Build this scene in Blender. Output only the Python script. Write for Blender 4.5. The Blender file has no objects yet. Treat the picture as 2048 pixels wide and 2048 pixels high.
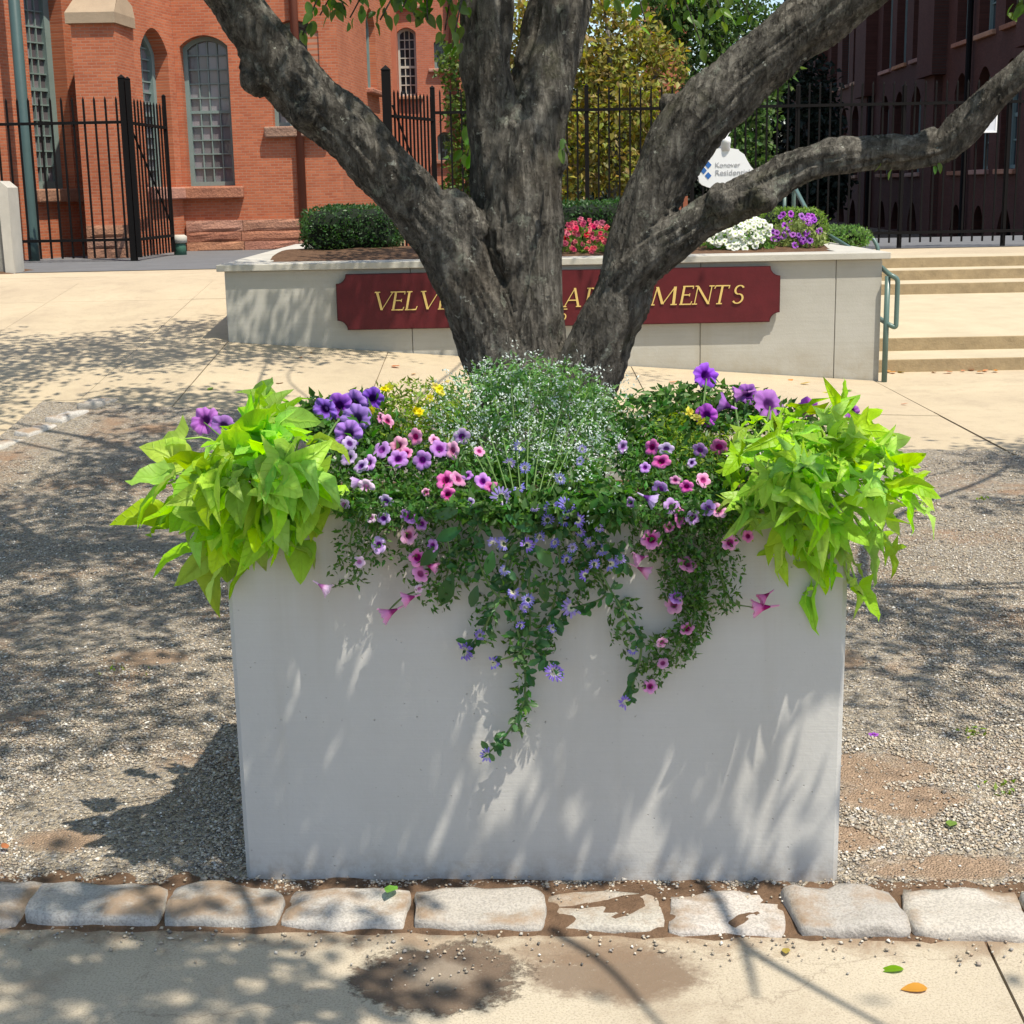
import bpy, bmesh, math, random
import numpy as np
from mathutils import Vector, Matrix, noise as mnoise, Quaternion

random.seed(7); rng = np.random.default_rng(7)
R = math.radians
S = bpy.context.scene
COL = S.collection

# ------------------------------------------------------------------ camera
F = 2973.0                       # focal length in pixels of a 2048 px square frame
PITCH, ROLL, CAMH = R(12.3), R(-1.1), 1.5
CM = Matrix.Rotation(math.pi/2 - PITCH, 3, 'X') @ Matrix.Rotation(ROLL, 3, 'Z')
CP = Vector((0, 0, CAMH))
cam = bpy.data.cameras.new('camera'); camo = bpy.data.objects.new('camera', cam); COL.objects.link(camo)
cam.sensor_width = 36; cam.lens = 36*F/2048; cam.clip_end = 2000; cam.clip_start = 0.05
camo.matrix_world = Matrix.Translation(CP) @ CM.to_4x4()
S.camera = camo

# ------------------------------------------------------------------ light
LX, LY = .32, .35
LD = Vector((-LX, LY, -1.0))          # the way sunlight travels
w = bpy.data.worlds.new('World'); S.world = w; w.use_nodes = True
nt = w.node_tree; nt.nodes.clear()
sky = nt.nodes.new('ShaderNodeTexSky'); sky.sky_type = 'NISHITA'; sky.sun_disc = False
sky.sun_elevation = math.asin(1/LD.length); sky.sun_rotation = math.atan2(-LD.x, -LD.y)
bg = nt.nodes.new('ShaderNodeBackground'); bg.inputs[1].default_value = 0.15
out = nt.nodes.new('ShaderNodeOutputWorld')
nt.links.new(sky.outputs[0], bg.inputs[0]); nt.links.new(bg.outputs[0], out.inputs[0])
sl = bpy.data.lights.new('sun', 'SUN'); sl.energy = 4.5; sl.angle = R(0.53); sl.color = (1.0, 0.93, 0.80)
so = bpy.data.objects.new('sun', sl); COL.objects.link(so)
so.rotation_euler = LD.to_track_quat('-Z', 'Y').to_euler()
S.view_settings.view_transform = 'Standard'; S.view_settings.look = 'None'
S.view_settings.exposure = 0.42; S.view_settings.gamma = 1; S.view_settings.use_curve_mapping = False
S.render.engine = 'CYCLES'
S.cycles.max_bounces = 8; S.cycles.transparent_max_bounces = 8

# ------------------------------------------------------------------ helpers
def ray(px, py):
    return CM @ Vector(((px-1024)/F, -(py-1024)/F, -1))
def atY(px, py, Y):
    d = ray(px, py); return CP + d*(Y/d.y)
def atZ(px, py, z):
    d = ray(px, py); return CP + d*((z-CAMH)/d.z)
def mpp(Y):                      # metres per photo pixel at distance Y
    return Y/F*1.02
WM = {}
def reg(o, M): WM[o.name] = M.copy(); return o
def thing(name, label, cat, loc=(0,0,0), group=None, kind=None):
    o = bpy.data.objects.new(name, None); COL.objects.link(o); o.empty_display_size = .1
    M = Matrix.Translation(Vector(loc)); o.matrix_world = M; reg(o, M)
    tag(o, label, cat, group, kind); return o
def tag(o, label=None, cat=None, group=None, kind=None):
    if label: o['label'] = label
    if cat: o['category'] = cat
    if group: o['group'] = group
    if kind: o['kind'] = kind
    return o
def put(name, mesh, parent=None, M=Matrix.Identity(4)):
    o = bpy.data.objects.new(name, mesh); COL.objects.link(o)
    if parent is not None:
        o.parent = parent; o.matrix_parent_inverse = Matrix.Identity(4)
        o.matrix_basis = WM[parent.name].inverted() @ M
    else: o.matrix_basis = M
    return reg(o, M)
def mesh(name, v, f, mats=None, smooth=False, mi=None):
    me = bpy.data.meshes.new(name); me.from_pydata([tuple(p) for p in v], [], [tuple(q) for q in f])
    for m in (mats if isinstance(mats, (list, tuple)) else [mats]):
        if m: me.materials.append(m)
    if mi is not None: me.polygons.foreach_set('material_index', mi)
    if smooth: me.polygons.foreach_set('use_smooth', [True]*len(me.polygons))
    me.update(); return me
def npmesh(name, V, Fc, mats, smooth=False, mi=None):
    """V (n,3) ; Fc (m,k) all faces with k corners"""
    me = bpy.data.meshes.new(name); n, k = Fc.shape
    me.vertices.add(len(V)); me.vertices.foreach_set('co', np.asarray(V, np.float32).ravel())
    me.loops.add(n*k); me.loops.foreach_set('vertex_index', Fc.astype(np.int32).ravel())
    me.polygons.add(n); me.polygons.foreach_set('loop_start', np.arange(0, n*k, k, dtype=np.int32))
    me.polygons.foreach_set('loop_total', np.full(n, k, np.int32))
    for m in (mats if isinstance(mats, (list, tuple)) else [mats]): me.materials.append(m)
    if mi is not None: me.polygons.foreach_set('material_index', np.asarray(mi, np.int32))
    if smooth: me.polygons.foreach_set('use_smooth', np.ones(n, bool))
    me.update(calc_edges=True); me.validate(); return me
def box(c, s):
    x, y, z = c; a, b, d = s[0]/2, s[1]/2, s[2]/2
    v = [(x+i*a, y+j*b, z+k*d) for k in (-1, 1) for j in (-1, 1) for i in (-1, 1)]
    f = [(0,2,3,1), (4,5,7,6), (0,1,5,4), (2,6,7,3), (0,4,6,2), (1,3,7,5)]
    return v, f
def bbox(x0, x1, y0, y1, z0, z1): return box(((x0+x1)/2, (y0+y1)/2, (z0+z1)/2), (x1-x0, y1-y0, z1-z0))
def boxme(name, x0, x1, y0, y1, z0, z1, mat, bev=0, seg=2):
    v, f = bbox(x0, x1, y0, y1, z0, z1); me = mesh(name, v, f, mat)
    if bev: bevel(me, bev, seg)
    return me
def bevel(me, w_, seg=2):
    bm = bmesh.new(); bm.from_mesh(me)
    bmesh.ops.bevel(bm, geom=bm.edges[:], offset=w_, segments=seg, affect='EDGES', profile=.5)
    bm.to_mesh(me); bm.free()
def tube(pts, rad, seg=8, cap=True):
    pts = [Vector(p) for p in pts]; n = len(pts)
    if not isinstance(rad, (list, tuple)): rad = [rad]*n
    v, f = [], []; up = Vector((0, 0, 1)); prev = None
    for i, p in enumerate(pts):
        t = (pts[min(i+1, n-1)]-pts[max(i-1, 0)]).normalized()
        if prev is None:
            a = t.orthogonal().normalized()
        else:
            a = prev - t*prev.dot(t)
            a = a.normalized() if a.length > 1e-6 else t.orthogonal().normalized()
        prev = a; b = t.cross(a)
        for k in range(seg):
            an = 2*math.pi*k/seg; v.append(p + (a*math.cos(an)+b*math.sin(an))*rad[i])
    for i in range(n-1):
        for k in range(seg):
            f.append((i*seg+k, i*seg+(k+1) % seg, (i+1)*seg+(k+1) % seg, (i+1)*seg+k))
    if cap: f.append(tuple(range(seg-1, -1, -1))); f.append(tuple((n-1)*seg+k for k in range(seg)))
    return v, f
def spline(pts, n):
    """Catmull-Rom through tuples of any length"""
    P = np.array(pts, float); P = np.vstack([2*P[0]-P[1], P, 2*P[-1]-P[-2]]); o = []
    for i in range(1, len(P)-2):
        for k in range(n):
            t = k/n; a, b, c, d = P[i-1:i+3]
            o.append(.5*((2*b)+(-a+c)*t+(2*a-5*b+4*c-d)*t*t+(-a+3*b-3*c+d)*t**3))
    o.append(P[-2]); return o
def join(*vf):
    V, Fc = [], []
    for v, f in vf:
        k = len(V); V += list(v); Fc += [tuple(i+k for i in q) for q in f]
    return V, Fc
def frame(p, y, z):
    """matrix with origin p, local +Y along y, local +Z near z"""
    y = Vector(y).normalized(); z = Vector(z); x = y.cross(z)
    if x.length < 1e-4: x = y.orthogonal()
    x.normalize(); z = x.cross(y)
    return Matrix(((x.x, y.x, z.x, p[0]), (x.y, y.y, z.y, p[1]), (x.z, y.z, z.z, p[2]), (0, 0, 0, 1)))
def rv(): 
    v = Vector(rng.normal(size=3)); return v.normalized()
def U(a, b): return float(rng.uniform(a, b))

# ------------------------------------------------------------------ materials
class NB:
    def __init__(s, name):
        s.m = bpy.data.materials.new(name); s.m.use_nodes = True; s.t = s.m.node_tree; s.n = s.t.nodes; s.n.clear()
        s.o = s.n.new('ShaderNodeOutputMaterial')
    def new(s, ty, **kw):
        n = s.n.new('ShaderNode'+ty)
        for k, v in kw.items():
            if k.startswith('i_'):
                key = k[2:]; key = int(key) if key.isdigit() else key.replace('_', ' ')
                s.set(n, key, v)
            else: setattr(n, k, v)
        return n
    def set(s, n, key, v):
        if isinstance(v, bpy.types.NodeSocket): s.t.links.new(v, n.inputs[key])
        else:
            if isinstance(v, tuple) and len(v) == 3 and n.inputs[key].type == 'RGBA': v = (*v, 1)
            n.inputs[key].default_value = v
    def noise(s, vec, scale, detail=6, rough=.6, dist=0):
        n = s.new('TexNoise', i_Scale=scale, i_Detail=detail, i_Roughness=rough, i_Distortion=dist)
        if vec is not None: s.set(n, 'Vector', vec)
        return n.outputs['Fac']
    def ramp(s, fac, stops):
        n = s.new('ValToRGB'); s.set(n, 'Fac', fac); e = n.color_ramp.elements
        while len(e) < len(stops): e.new(.5)
        for q, (p, c) in zip(e, stops):
            q.position = p; q.color = (c, c, c, 1) if not isinstance(c, tuple) else (*c, 1)
        return n.outputs[0]
    def mix(s, fac, a, b, mode='MIX'):
        n = s.new('Mix', data_type='RGBA', blend_type=mode)
        s.set(n, 0, fac); s.set(n, 6, a); s.set(n, 7, b); return n.outputs[2]
    def math(s, op, a, b=0.0, clamp=False):
        n = s.new('Math', operation=op, use_clamp=clamp); s.set(n, 0, a); s.set(n, 1, b); return n.outputs[0]
    def obj(s): return s.new('TexCoord').outputs['Object']
    def pos(s): return s.new('NewGeometry').outputs['Position']
    def isl(s): return s.new('NewGeometry').outputs['Random Per Island']
    def orand(s): return s.new('ObjectInfo').outputs['Random']
    def mapv(s, vec, sc): 
        n = s.new('Mapping'); s.set(n, 'Vector', vec); n.inputs['Scale'].default_value = sc; return n.outputs[0]
    def bump(s, h, strength=.5, dist=.01, normal=None):
        n = s.new('Bump', i_Strength=strength, i_Distance=dist); s.set(n, 'Height', h)
        if normal: s.set(n, 'Normal', normal)
        return n.outputs[0]
    def pbr(s, col, rough=.8, normal=None, spec=.3, metal=0.0):
        p = s.new('BsdfPrincipled'); s.set(p, 'Base Color', col); s.set(p, 'Roughness', rough)
        s.set(p, 'Specular IOR Level', spec); s.set(p, 'Metallic', metal)
        if normal: s.set(p, 'Normal', normal)
        return p.outputs[0]
    def end(s, sh): s.t.links.new(sh, s.o.inputs[0]); return s.m
def hsvvar(b, col, r, dh=.03, ds=.15, dv=.5):
    n = b.new('HueSaturation'); b.set(n, 'Color', col)
    b.set(n, 'Hue', b.math('ADD', b.math('MULTIPLY', r, dh), .5-dh/2))
    r2 = b.math('FRACT', b.math('MULTIPLY', r, 7.31)); r3 = b.math('FRACT', b.math('MULTIPLY', r, 17.77))
    b.set(n, 'Saturation', b.math('ADD', b.math('MULTIPLY', r2, ds), 1-ds/2))
    b.set(n, 'Value', b.math('ADD', b.math('MULTIPLY', r3, dv), 1-dv/2)); return n.outputs[0]
def leafmat(name, col, trans=.35, tcol=None, rough=.45, dh=.03, ds=.2, dv=.5, island=True, vein=0.0, spec=.35):
    b = NB(name); r = b.isl() if island else b.orand()
    c = hsvvar(b, col, r, dh, ds, dv)
    if vein:
        a = b.new('Attribute', attribute_name='rib').outputs['Fac']
        n = b.noise(b.obj(), 5, 4); so_ = b.new('SeparateXYZ'); b.set(so_, 0, b.obj())
        ax_ = b.math('ABSOLUTE', so_.outputs[0]); ss = b.math('FRACT', b.math('MULTIPLY', b.math('SUBTRACT', so_.outputs[1], b.math('MULTIPLY', ax_, .75)), 6.5))
        vl = b.ramp(b.math('ABSOLUTE', b.math('SUBTRACT', ss, .5)), [(0, 1.0), (.09, 0.0)])
        a = b.math('MAXIMUM', b.ramp(a, [(.75, 0.0), (1, 1.0)]), b.math('MULTIPLY', vl, .8))
        c = b.mix(b.math('MULTIPLY', a, vein), c, tuple(min(1, x*1.5+.04) for x in col))
        c = b.mix(b.math('MULTIPLY', b.ramp(n, [(.4, 0.0), (.7, 1.0)]), .4), c, tuple(x*.6 for x in col))
        bs = b.ramp(b.noise(b.obj(), 9, 3), [(.73, 0.0), (.77, .8)]); c = b.mix(bs, c, (.25, .17, .05))
    p = b.pbr(c, rough, b.bump(a, .5, .012) if vein else None, spec)
    t = b.new('BsdfTranslucent'); b.set(t, 'Color', hsvvar(b, tcol or tuple(min(1, x*1.5) for x in col), r, dh, ds, dv))
    m = b.new('MixShader'); b.set(m, 0, trans); b.t.links.new(p, m.inputs[1]); b.t.links.new(t.outputs[0], m.inputs[2])
    return b.end(m.outputs[0])
def plain(name, col, rough=.6, var=.25, scale=6, bumps=0.0, bscale=40, spec=.3, metal=0.0, world=False):
    b = NB(name); v = b.pos() if world else b.obj()
    n = b.noise(v, scale, 6, .65)
    c = b.mix(b.math('MULTIPLY', b.ramp(n, [(.3, 0.0), (.7, 1.0)]), var), col, tuple(x*.55 for x in col))
    nm = b.bump(b.noise(v, bscale, 5, .7), bumps, .01) if bumps else None
    return b.end(b.pbr(c, rough, nm, spec, metal))

def mat_paving():
    b = NB('paving concrete'); v = b.pos()
    big = b.noise(v, .9, 5, .6); mid = b.noise(v, 7, 6, .7); fine = b.noise(v, 160, 4, .7)
    c = b.mix(b.ramp(big, [(.35, 0.0), (.7, 1.0)]), (.55, .455, .31), (.45, .365, .25))
    c = b.mix(b.math('MULTIPLY', b.ramp(mid, [(.5, 0.0), (.72, 1.0)]), .5), c, (.36, .285, .20))
    c = b.mix(b.math('MULTIPLY', b.ramp(fine, [(.35, 1.0), (.55, 0.0)]), .35), c, (.25, .20, .15))
    c = b.mix(b.math('MULTIPLY', b.orand(), .22), c, (.38, .31, .22))
    tone = b.noise(b.mapv(v, (1, .6, 1)), 3.2, 7, .7); c = b.mix(b.ramp(tone, [(.52, 0.0), (.68, .45)]), c, (.34, .275, .195))
    vo = b.new('TexVoronoi', i_Scale=420.0); b.set(vo, 'Vector', v)
    nm = b.bump(fine, .35, .004, b.bump(vo.outputs['Distance'], .25, .002, b.bump(mid, .25, .01)))
    return b.end(b.pbr(c, .9, nm, .2))
def mat_walk():                       # street pavement in front, dirtier towards the stones
    b = NB('worn front pavement'); v = b.pos(); sp = b.new('SeparateXYZ'); b.set(sp, 0, v)
    big = b.noise(v, 2.3, 6, .6); mid = b.noise(v, 11, 6, .7, .4); fine = b.noise(v, 210, 4, .7); sp2 = b.noise(v, 60, 5, .75)
    c = b.mix(b.ramp(big, [(.3, 0.0), (.7, 1.0)]), (.52, .45, .345), (.44, .375, .285))
    d = b.math('ADD', sp.outputs[1], b.math('MULTIPLY', sp.outputs[0], .064))
    near = b.math('MULTIPLY', b.math('SUBTRACT', d, 2.705), 9.0)
    dirt = b.math('ADD', near, b.math('MULTIPLY', b.math('SUBTRACT', mid, .5), 2.6))
    c = b.mix(b.ramp(dirt, [(.2, 0.0), (.9, .85)]), c, (.25, .17, .11))
    st = b.ramp(b.math('MULTIPLY', mid, big), [(.27, 0.0), (.40, .5)])
    c = b.mix(st, c, (.30, .235, .17))
    def spot(px, py, rx, ry, col, lo, hi, am):
        p = atZ(px, py, 0); nonlocal c
        dx = b.math('DIVIDE', b.math('SUBTRACT', sp.outputs[0], p.x), rx); dy = b.math('DIVIDE', b.math('SUBTRACT', sp.outputs[1], p.y), ry)
        r2 = b.math('ADD', b.math('MULTIPLY', dx, dx), b.math('MULTIPLY', dy, dy))
        r2 = b.math('ADD', r2, b.math('MULTIPLY', b.math('SUBTRACT', mid, .5), 2.4))
        r2 = b.math('ADD', r2, b.math('MULTIPLY', b.math('SUBTRACT', sp2, .5), 1.4))
        m = b.ramp(b.math('MULTIPLY', r2, .4), [(lo, am), (hi, 0.0)]); c = b.mix(m, c, col); return m
    spot(1230, 1945, .17, .10, (.19, .135, .095), .25, .55, .9)
    m1 = spot(880, 1955, .17, .135, (.125, .085, .060), .30, .42, .95)
    spot(870, 1950, .08, .06, (.30, .25, .195), .1, .5, .7)
    spot(1275, 1960, .10, .10, (.20, .14, .095), .1, .5, .7)
    spot(1160, 1905, .16, .05, (.22, .15, .10), .2, .5, .7)
    c = b.mix(b.math('MULTIPLY', b.ramp(fine, [(.36, 1.0), (.52, 0.0)]), .5), c, (.2, .16, .12))
    c = b.mix(b.math('MULTIPLY', b.ramp(sp2, [(.62, 0.0), (.7, 1.0)]), .4), c, (.62, .57, .48))
    cr = b.new('TexVoronoi', i_Scale=1.7, feature='DISTANCE_TO_EDGE')
    wv = b.new('VectorMath', operation='ADD'); b.set(wv, 0, v); cm = b.new('CombineXYZ'); b.set(cm, 0, b.math('MULTIPLY', mid, .25)); b.set(cm, 1, b.math('MULTIPLY', big, .3)); b.set(wv, 1, cm.outputs[0]); b.set(cr, 'Vector', wv.outputs[0])
    ck = b.ramp(cr.outputs[0], [(.0, .4), (.004, 0.0)])
    c = b.mix(ck, c, (.15, .11, .08))
    nm = b.bump(fine, .4, .004, b.bump(sp2, .35, .006, b.bump(m1, .5, -.012, b.bump(mid, .35, .012))))
    return b.end(b.pbr(c, .92, nm, .2))
BARE = [(1720, 1560, .20, .16), (1800, 1620, .16, .10), (1640, 1330, .14, .12), (1660, 1690, .14, .07), (300, 1330, .16, .10), (1900, 1740, .2, .06), (120, 1690, .12, .06)]
BARE = [(atZ(a_, b_, 0), c_, d_) for a_, b_, c_, d_ in BARE]
def mat_gravelbase():
    b = NB('gravel bed'); v = b.pos()
    vo = b.new('TexVoronoi', i_Scale=125.0); b.set(vo, 'Vector', v)
    vd = b.new('TexVoronoi', i_Scale=125.0, feature='DISTANCE_TO_EDGE'); b.set(vd, 'Vector', v)
    sep = b.new('SeparateColor'); b.set(sep, 0, vo.outputs['Color'])
    c = b.ramp(sep.outputs[0], [(0, (.15, .135, .12)), (.3, (.36, .30, .225)), (.6, (.49, .415, .31)), (.85, (.27, .255, .24)), (1, (.68, .61, .51))])
    big = b.noise(v, 1.5, 6, .65)
    c = b.mix(b.ramp(big, [(.52, 0.0), (.66, .85)]), c, (.36, .225, .14))
    sp = b.new('SeparateXYZ'); b.set(sp, 0, v); nz_ = b.noise(v, 9, 6, .7); fz = b.noise(v, 110, 4, .7)
    for p_, rx_, ry_ in BARE:
        dx = b.math('DIVIDE', b.math('SUBTRACT', sp.outputs[0], p_.x), rx_); dy = b.math('DIVIDE', b.math('SUBTRACT', sp.outputs[1], p_.y), ry_)
        r2 = b.math('ADD', b.math('ADD', b.math('MULTIPLY', dx, dx), b.math('MULTIPLY', dy, dy)), b.math('MULTIPLY', b.math('SUBTRACT', nz_, .5), 3.0))
        c = b.mix(b.ramp(b.math('MULTIPLY', r2, .4), [(.2, .9), (.5, 0.0)]), c, b.mix(fz, (.28, .18, .115), (.46, .33, .225)))
    nm = b.bump(b.ramp(vd.outputs[0], [(0, 0.0), (.35, 1.0)]), .8, .008)
    return b.end(b.pbr(c, .9, nm, .2))
def mat_pebble():
    b = NB('pebbles'); r = b.isl()
    c = b.ramp(r, [(0, (.12, .11, .10)), (.18, (.32, .275, .215)), (.45, (.50, .425, .32)), (.60, (.38, .285, .2)), (.76, (.29, .275, .26)), (.9, (.58, .52, .43)), (1, (.78, .74, .67))])
    return b.end(b.pbr(c, .75, None, .3))
def mat_soil(name='soil', col=(.17, .105, .065)):
    b = NB(name); v = b.pos(); n = b.noise(v, 14, 8, .75); f_ = b.noise(v, 120, 4, .7)
    c = b.mix(b.ramp(n, [(.3, 0.0), (.7, 1.0)]), tuple(x*1.35 for x in col), tuple(x*.6 for x in col))
    return b.end(b.pbr(c, .95, b.bump(f_, .7, .01, b.bump(n, .7, .02)), .15))
def mat_granite():
    b = NB('granite setts'); v = b.obj(); r = b.orand()
    n = b.noise(v, 16, 8, .7); f_ = b.noise(v, 190, 3, .6)
    c = hsvvar(b, (.50, .465, .42), r, .03, .6, .4)
    c = b.mix(b.math('MULTIPLY', b.ramp(f_, [(.4, 1.0), (.55, 0.0)]), .5), c, (.22, .20, .18))
    tc = b.new('SeparateXYZ'); b.set(tc, 0, b.new('NewGeometry').outputs['Normal'])
    off = b.new('VectorMath', operation='ADD'); b.set(off, 0, v)
    cb = b.new('CombineXYZ'); b.set(cb, 0, b.math('MULTIPLY', r, 31.0)); b.set(off, 1, cb.outputs[0])
    d = b.noise(off.outputs[0], 5.5, 6, .65)
    dirt = b.math('MULTIPLY', b.ramp(d, [(.46, 0.0), (.60, 1.0)]), b.ramp(tc.outputs[2], [(.45, 0.0), (.85, .95)]))
    c = b.mix(dirt, c, (.30, .215, .145))
    return b.end(b.pbr(c, .85, b.bump(f_, .35, .004, b.bump(n, .8, .012)), .3))
def mat_planter():
    b = NB('painted concrete'); v = b.obj()
    n = b.noise(b.mapv(v, (1.2, 1.2, .8)), 2.4, 6, .6); lines = b.noise(b.mapv(v, (.8, 1, 60)), 5, 4, .6)
    f_ = b.noise(v, 75, 3, .6)
    sp = b.new('SeparateXYZ'); b.set(sp, 0, v)
    c = b.mix(b.ramp(n, [(.3, 0.0), (.75, 1.0)]), (.515, .508, .485), (.45, .44, .415))
    c = b.mix(b.math('MULTIPLY', b.ramp(lines, [(.4, 0.0), (.7, 1.0)]), .16), c, (.40, .39, .37))
    pit = b.new('TexVoronoi', i_Scale=46.0); b.set(pit, 'Vector', v)
    pits = b.math('MULTIPLY', b.ramp(pit.outputs['Distance'], [(.05, 1.0), (.10, 0.0)]), b.ramp(b.noise(v, 7, 3), [(.55, 0.0), (.62, 1.0)]))
    c = b.mix(b.math('MULTIPLY', pits, .6), c, (.25, .24, .22))
    runs = b.ramp(b.noise(b.mapv(v, (1, 1, .05)), 16, 5, .6), [(.56, 0.0), (.74, .35)])
    c = b.mix(runs, c, (.42, .40, .36))
    spots = b.ramp(b.noise(v, 120, 2, .5), [(.74, 0.0), (.77, .6)])
    c = b.mix(spots, c, (.24, .22, .20))
    foot = b.math('MULTIPLY', b.math('SUBTRACT', .085, sp.outputs[2]), 11.0, True)
    c = b.mix(b.math('MULTIPLY', foot, b.ramp(b.noise(v, 28, 6, .75), [(.42, 0.0), (.66, .75)])), c, (.30, .24, .18))
    top = b.math('MULTIPLY', b.math('SUBTRACT', sp.outputs[2], .55), 3.2, True)
    drip = b.ramp(b.noise(b.mapv(v, (1, 1, .08)), 9, 5, .6), [(.42, 0.0), (.66, .7)])
    c = b.mix(b.math('MULTIPLY', top, drip), c, (.37, .30, .21))
    return b.end(b.pbr(c, .8, b.bump(pits, .6, -.004, b.bump(f_, .15, .004, b.bump(lines, .12, .004, b.bump(n, .25, .02)))), .25))
def mat_wallconc():
    b = NB('cast wall concrete'); v = b.pos(); sp = b.new('SeparateXYZ'); b.set(sp, 0, v)
    n = b.noise(v, 1.7, 6, .6); l = b.noise(b.mapv(v, (.6, 1, 14)), 3, 5, .6)
    dr = b.noise(b.mapv(v, (1, 1, .06)), 5, 6, .65)
    c = b.mix(b.ramp(n, [(.3, 0.0), (.7, 1.0)]), (.47, .455, .41), (.39, .375, .33))
    c = b.mix(b.math('MULTIPLY', b.ramp(l, [(.45, 0.0), (.7, 1.0)]), .22), c, (.30, .28, .23))
    c = b.mix(b.ramp(dr, [(.55, 0.0), (.78, .45)]), c, (.34, .29, .20))
    low = b.math('MULTIPLY', b.math('SUBTRACT', .33, sp.outputs[2]), 3.5, True)
    c = b.mix(b.math('MULTIPLY', low, b.ramp(b.noise(v, 6, 6, .7), [(.3, 0.0), (.7, .75)])), c, (.29, .24, .16))
    return b.end(b.pbr(c, .85, b.bump(b.noise(v, 60, 4, .7), .25, .006), .2))
def mat_brick(name='brick', a=(.53, .17, .08), c2=(.41, .115, .055), mortar=(.42, .23, .15), var=.45):
    b = NB(name); v = b.obj()
    n = b.new('TexBrick', offset=.5, squash=1.0); b.set(n, 'Vector', v)
    b.set(n, 'Scale', 1.0); b.set(n, 'Brick Width', .115); b.set(n, 'Row Height', .038); b.set(n, 'Mortar Size', .0045)
    b.set(n, 'Color1', a); b.set(n, 'Color2', c2); b.set(n, 'Mortar', mortar); b.set(n, 'Bias', 0.0)
    big = b.noise(v, .8, 6, .65); mid = b.noise(b.mapv(v, (1, 5, 1)), 5.5, 6, .75)
    c = b.mix(b.math('MULTIPLY', b.ramp(big, [(.4, 0.0), (.75, 1.0)]), var), n.outputs['Color'], tuple(x*.55 for x in c2))
    c = b.mix(b.math('MULTIPLY', b.ramp(mid, [(.5, 0.0), (.72, 1.0)]), .35), c, tuple(x*.5 for x in c2))
    return b.end(b.pbr(c, .88, b.bump(n.outputs['Fac'], .5, -.006), .2))
def mat_bark():
    b = NB('bark'); v = b.obj()
    fs = b.noise(b.mapv(v, (1, 1, .20)), 24, 8, .72, .8); n = b.noise(v, 3.2, 6, .6); g = b.noise(v, 95, 5, .75); m = b.noise(b.mapv(v, (1, 1, .6)), 34, 6, .75, .8)
    vo = b.new('TexVoronoi', i_Scale=1.0, feature='DISTANCE_TO_EDGE'); wv = b.new('VectorMath', operation='MULTIPLY_ADD')
    b.set(wv, 0, b.mapv(v, (38, 38, 11))); wv.inputs[1].default_value = (1, 1, 1); cm = b.new('CombineXYZ'); b.set(cm, 0, b.math('MULTIPLY', fs, 2.6)); b.set(cm, 1, b.math('MULTIPLY', m, 2.2)); b.set(wv, 2, cm.outputs[0]); b.set(vo, 'Vector', wv.outputs[0])
    crack = b.ramp(vo.outputs[0], [(.0, 0.0), (.22, 1.0)])
    c = b.ramp(fs, [(.33, (.05, .045, .039)), (.44, (.125, .114, .098)), (.55, (.225, .207, .178)), (.66, (.38, .355, .31))])
    c = b.mix(b.ramp(m, [(.38, .6), (.50, 0.0)]), c, (.030, .026, .021))
    c = b.mix(b.ramp(n, [(.48, 0.0), (.7, .4)]), c, (.13, .098, .066))
    ckm = b.math('MAXIMUM', crack, b.ramp(b.noise(v, 11, 5, .7), [(.40, .98), (.62, .35)])); c = b.mix(ckm, (.014, .012, .010), c)
    l = b.ramp(b.noise(v, 7.5, 6, .78), [(.58, 0.0), (.65, .7)])
    c = b.mix(l, c, (.29, .305, .25))
    l2 = b.ramp(b.noise(b.mapv(v, (1.1, .9, 1.2)), 19, 4, .7), [(.64, 0.0), (.69, .8)])
    c = b.mix(l2, c, (.46, .47, .41))
    mo = b.ramp(b.noise(b.mapv(v, (.9, 1, 1.1)), 4.2, 6, .7), [(.56, 0.0), (.72, .45)])
    c = b.mix(mo, c, (.11, .115, .05))
    return b.end(b.pbr(c, .85, b.bump(g, .6, .008, b.bump(m, .7, .016, b.bump(ckm, .8, .012, b.bump(fs, 1.0, .045)))), .3))
def mat_sandstone():
    b = NB('brownstone'); v = b.pos(); n = b.noise(v, 5, 7, .7); f_ = b.noise(v, 28, 5, .7)
    c = b.mix(b.ramp(n, [(.3, 0.0), (.7, 1.0)]), (.44, .235, .155), (.29, .15, .105)); c = hsvvar(b, c, b.orand(), .02, .3, .4)
    return b.end(b.pbr(c, .9, b.bump(f_, .9, .03), .2))
def mat_glass(name, col, rough=.08):
    b = NB(name); r = b.orand()
    c = hsvvar(b, col, r, .05, .5, .9)
    return b.end(b.pbr(c, rough, b.bump(b.noise(b.obj(), 3, 2), .06, .02), .6))
def mat_petal(name, rim, mid, core, trans=.35):
    b = NB(name); a = b.new('Attribute', attribute_name='rad').outputs['Fac']
    n = b.noise(b.obj(), 60, 2)
    c = b.ramp(a, [(0, core), (.3, core), (.45, mid), (.95, rim)]); c = hsvvar(b, c, b.orand(), .035, .3, .35)
    p = b.pbr(c, .6, None, .2); t = b.new('BsdfTranslucent'); b.set(t, 'Color', c)
    m = b.new('MixShader'); b.set(m, 0, trans); b.t.links.new(p, m.inputs[1]); b.t.links.new(t.outputs[0], m.inputs[2])
    return b.end(m.outputs[0])

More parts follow.
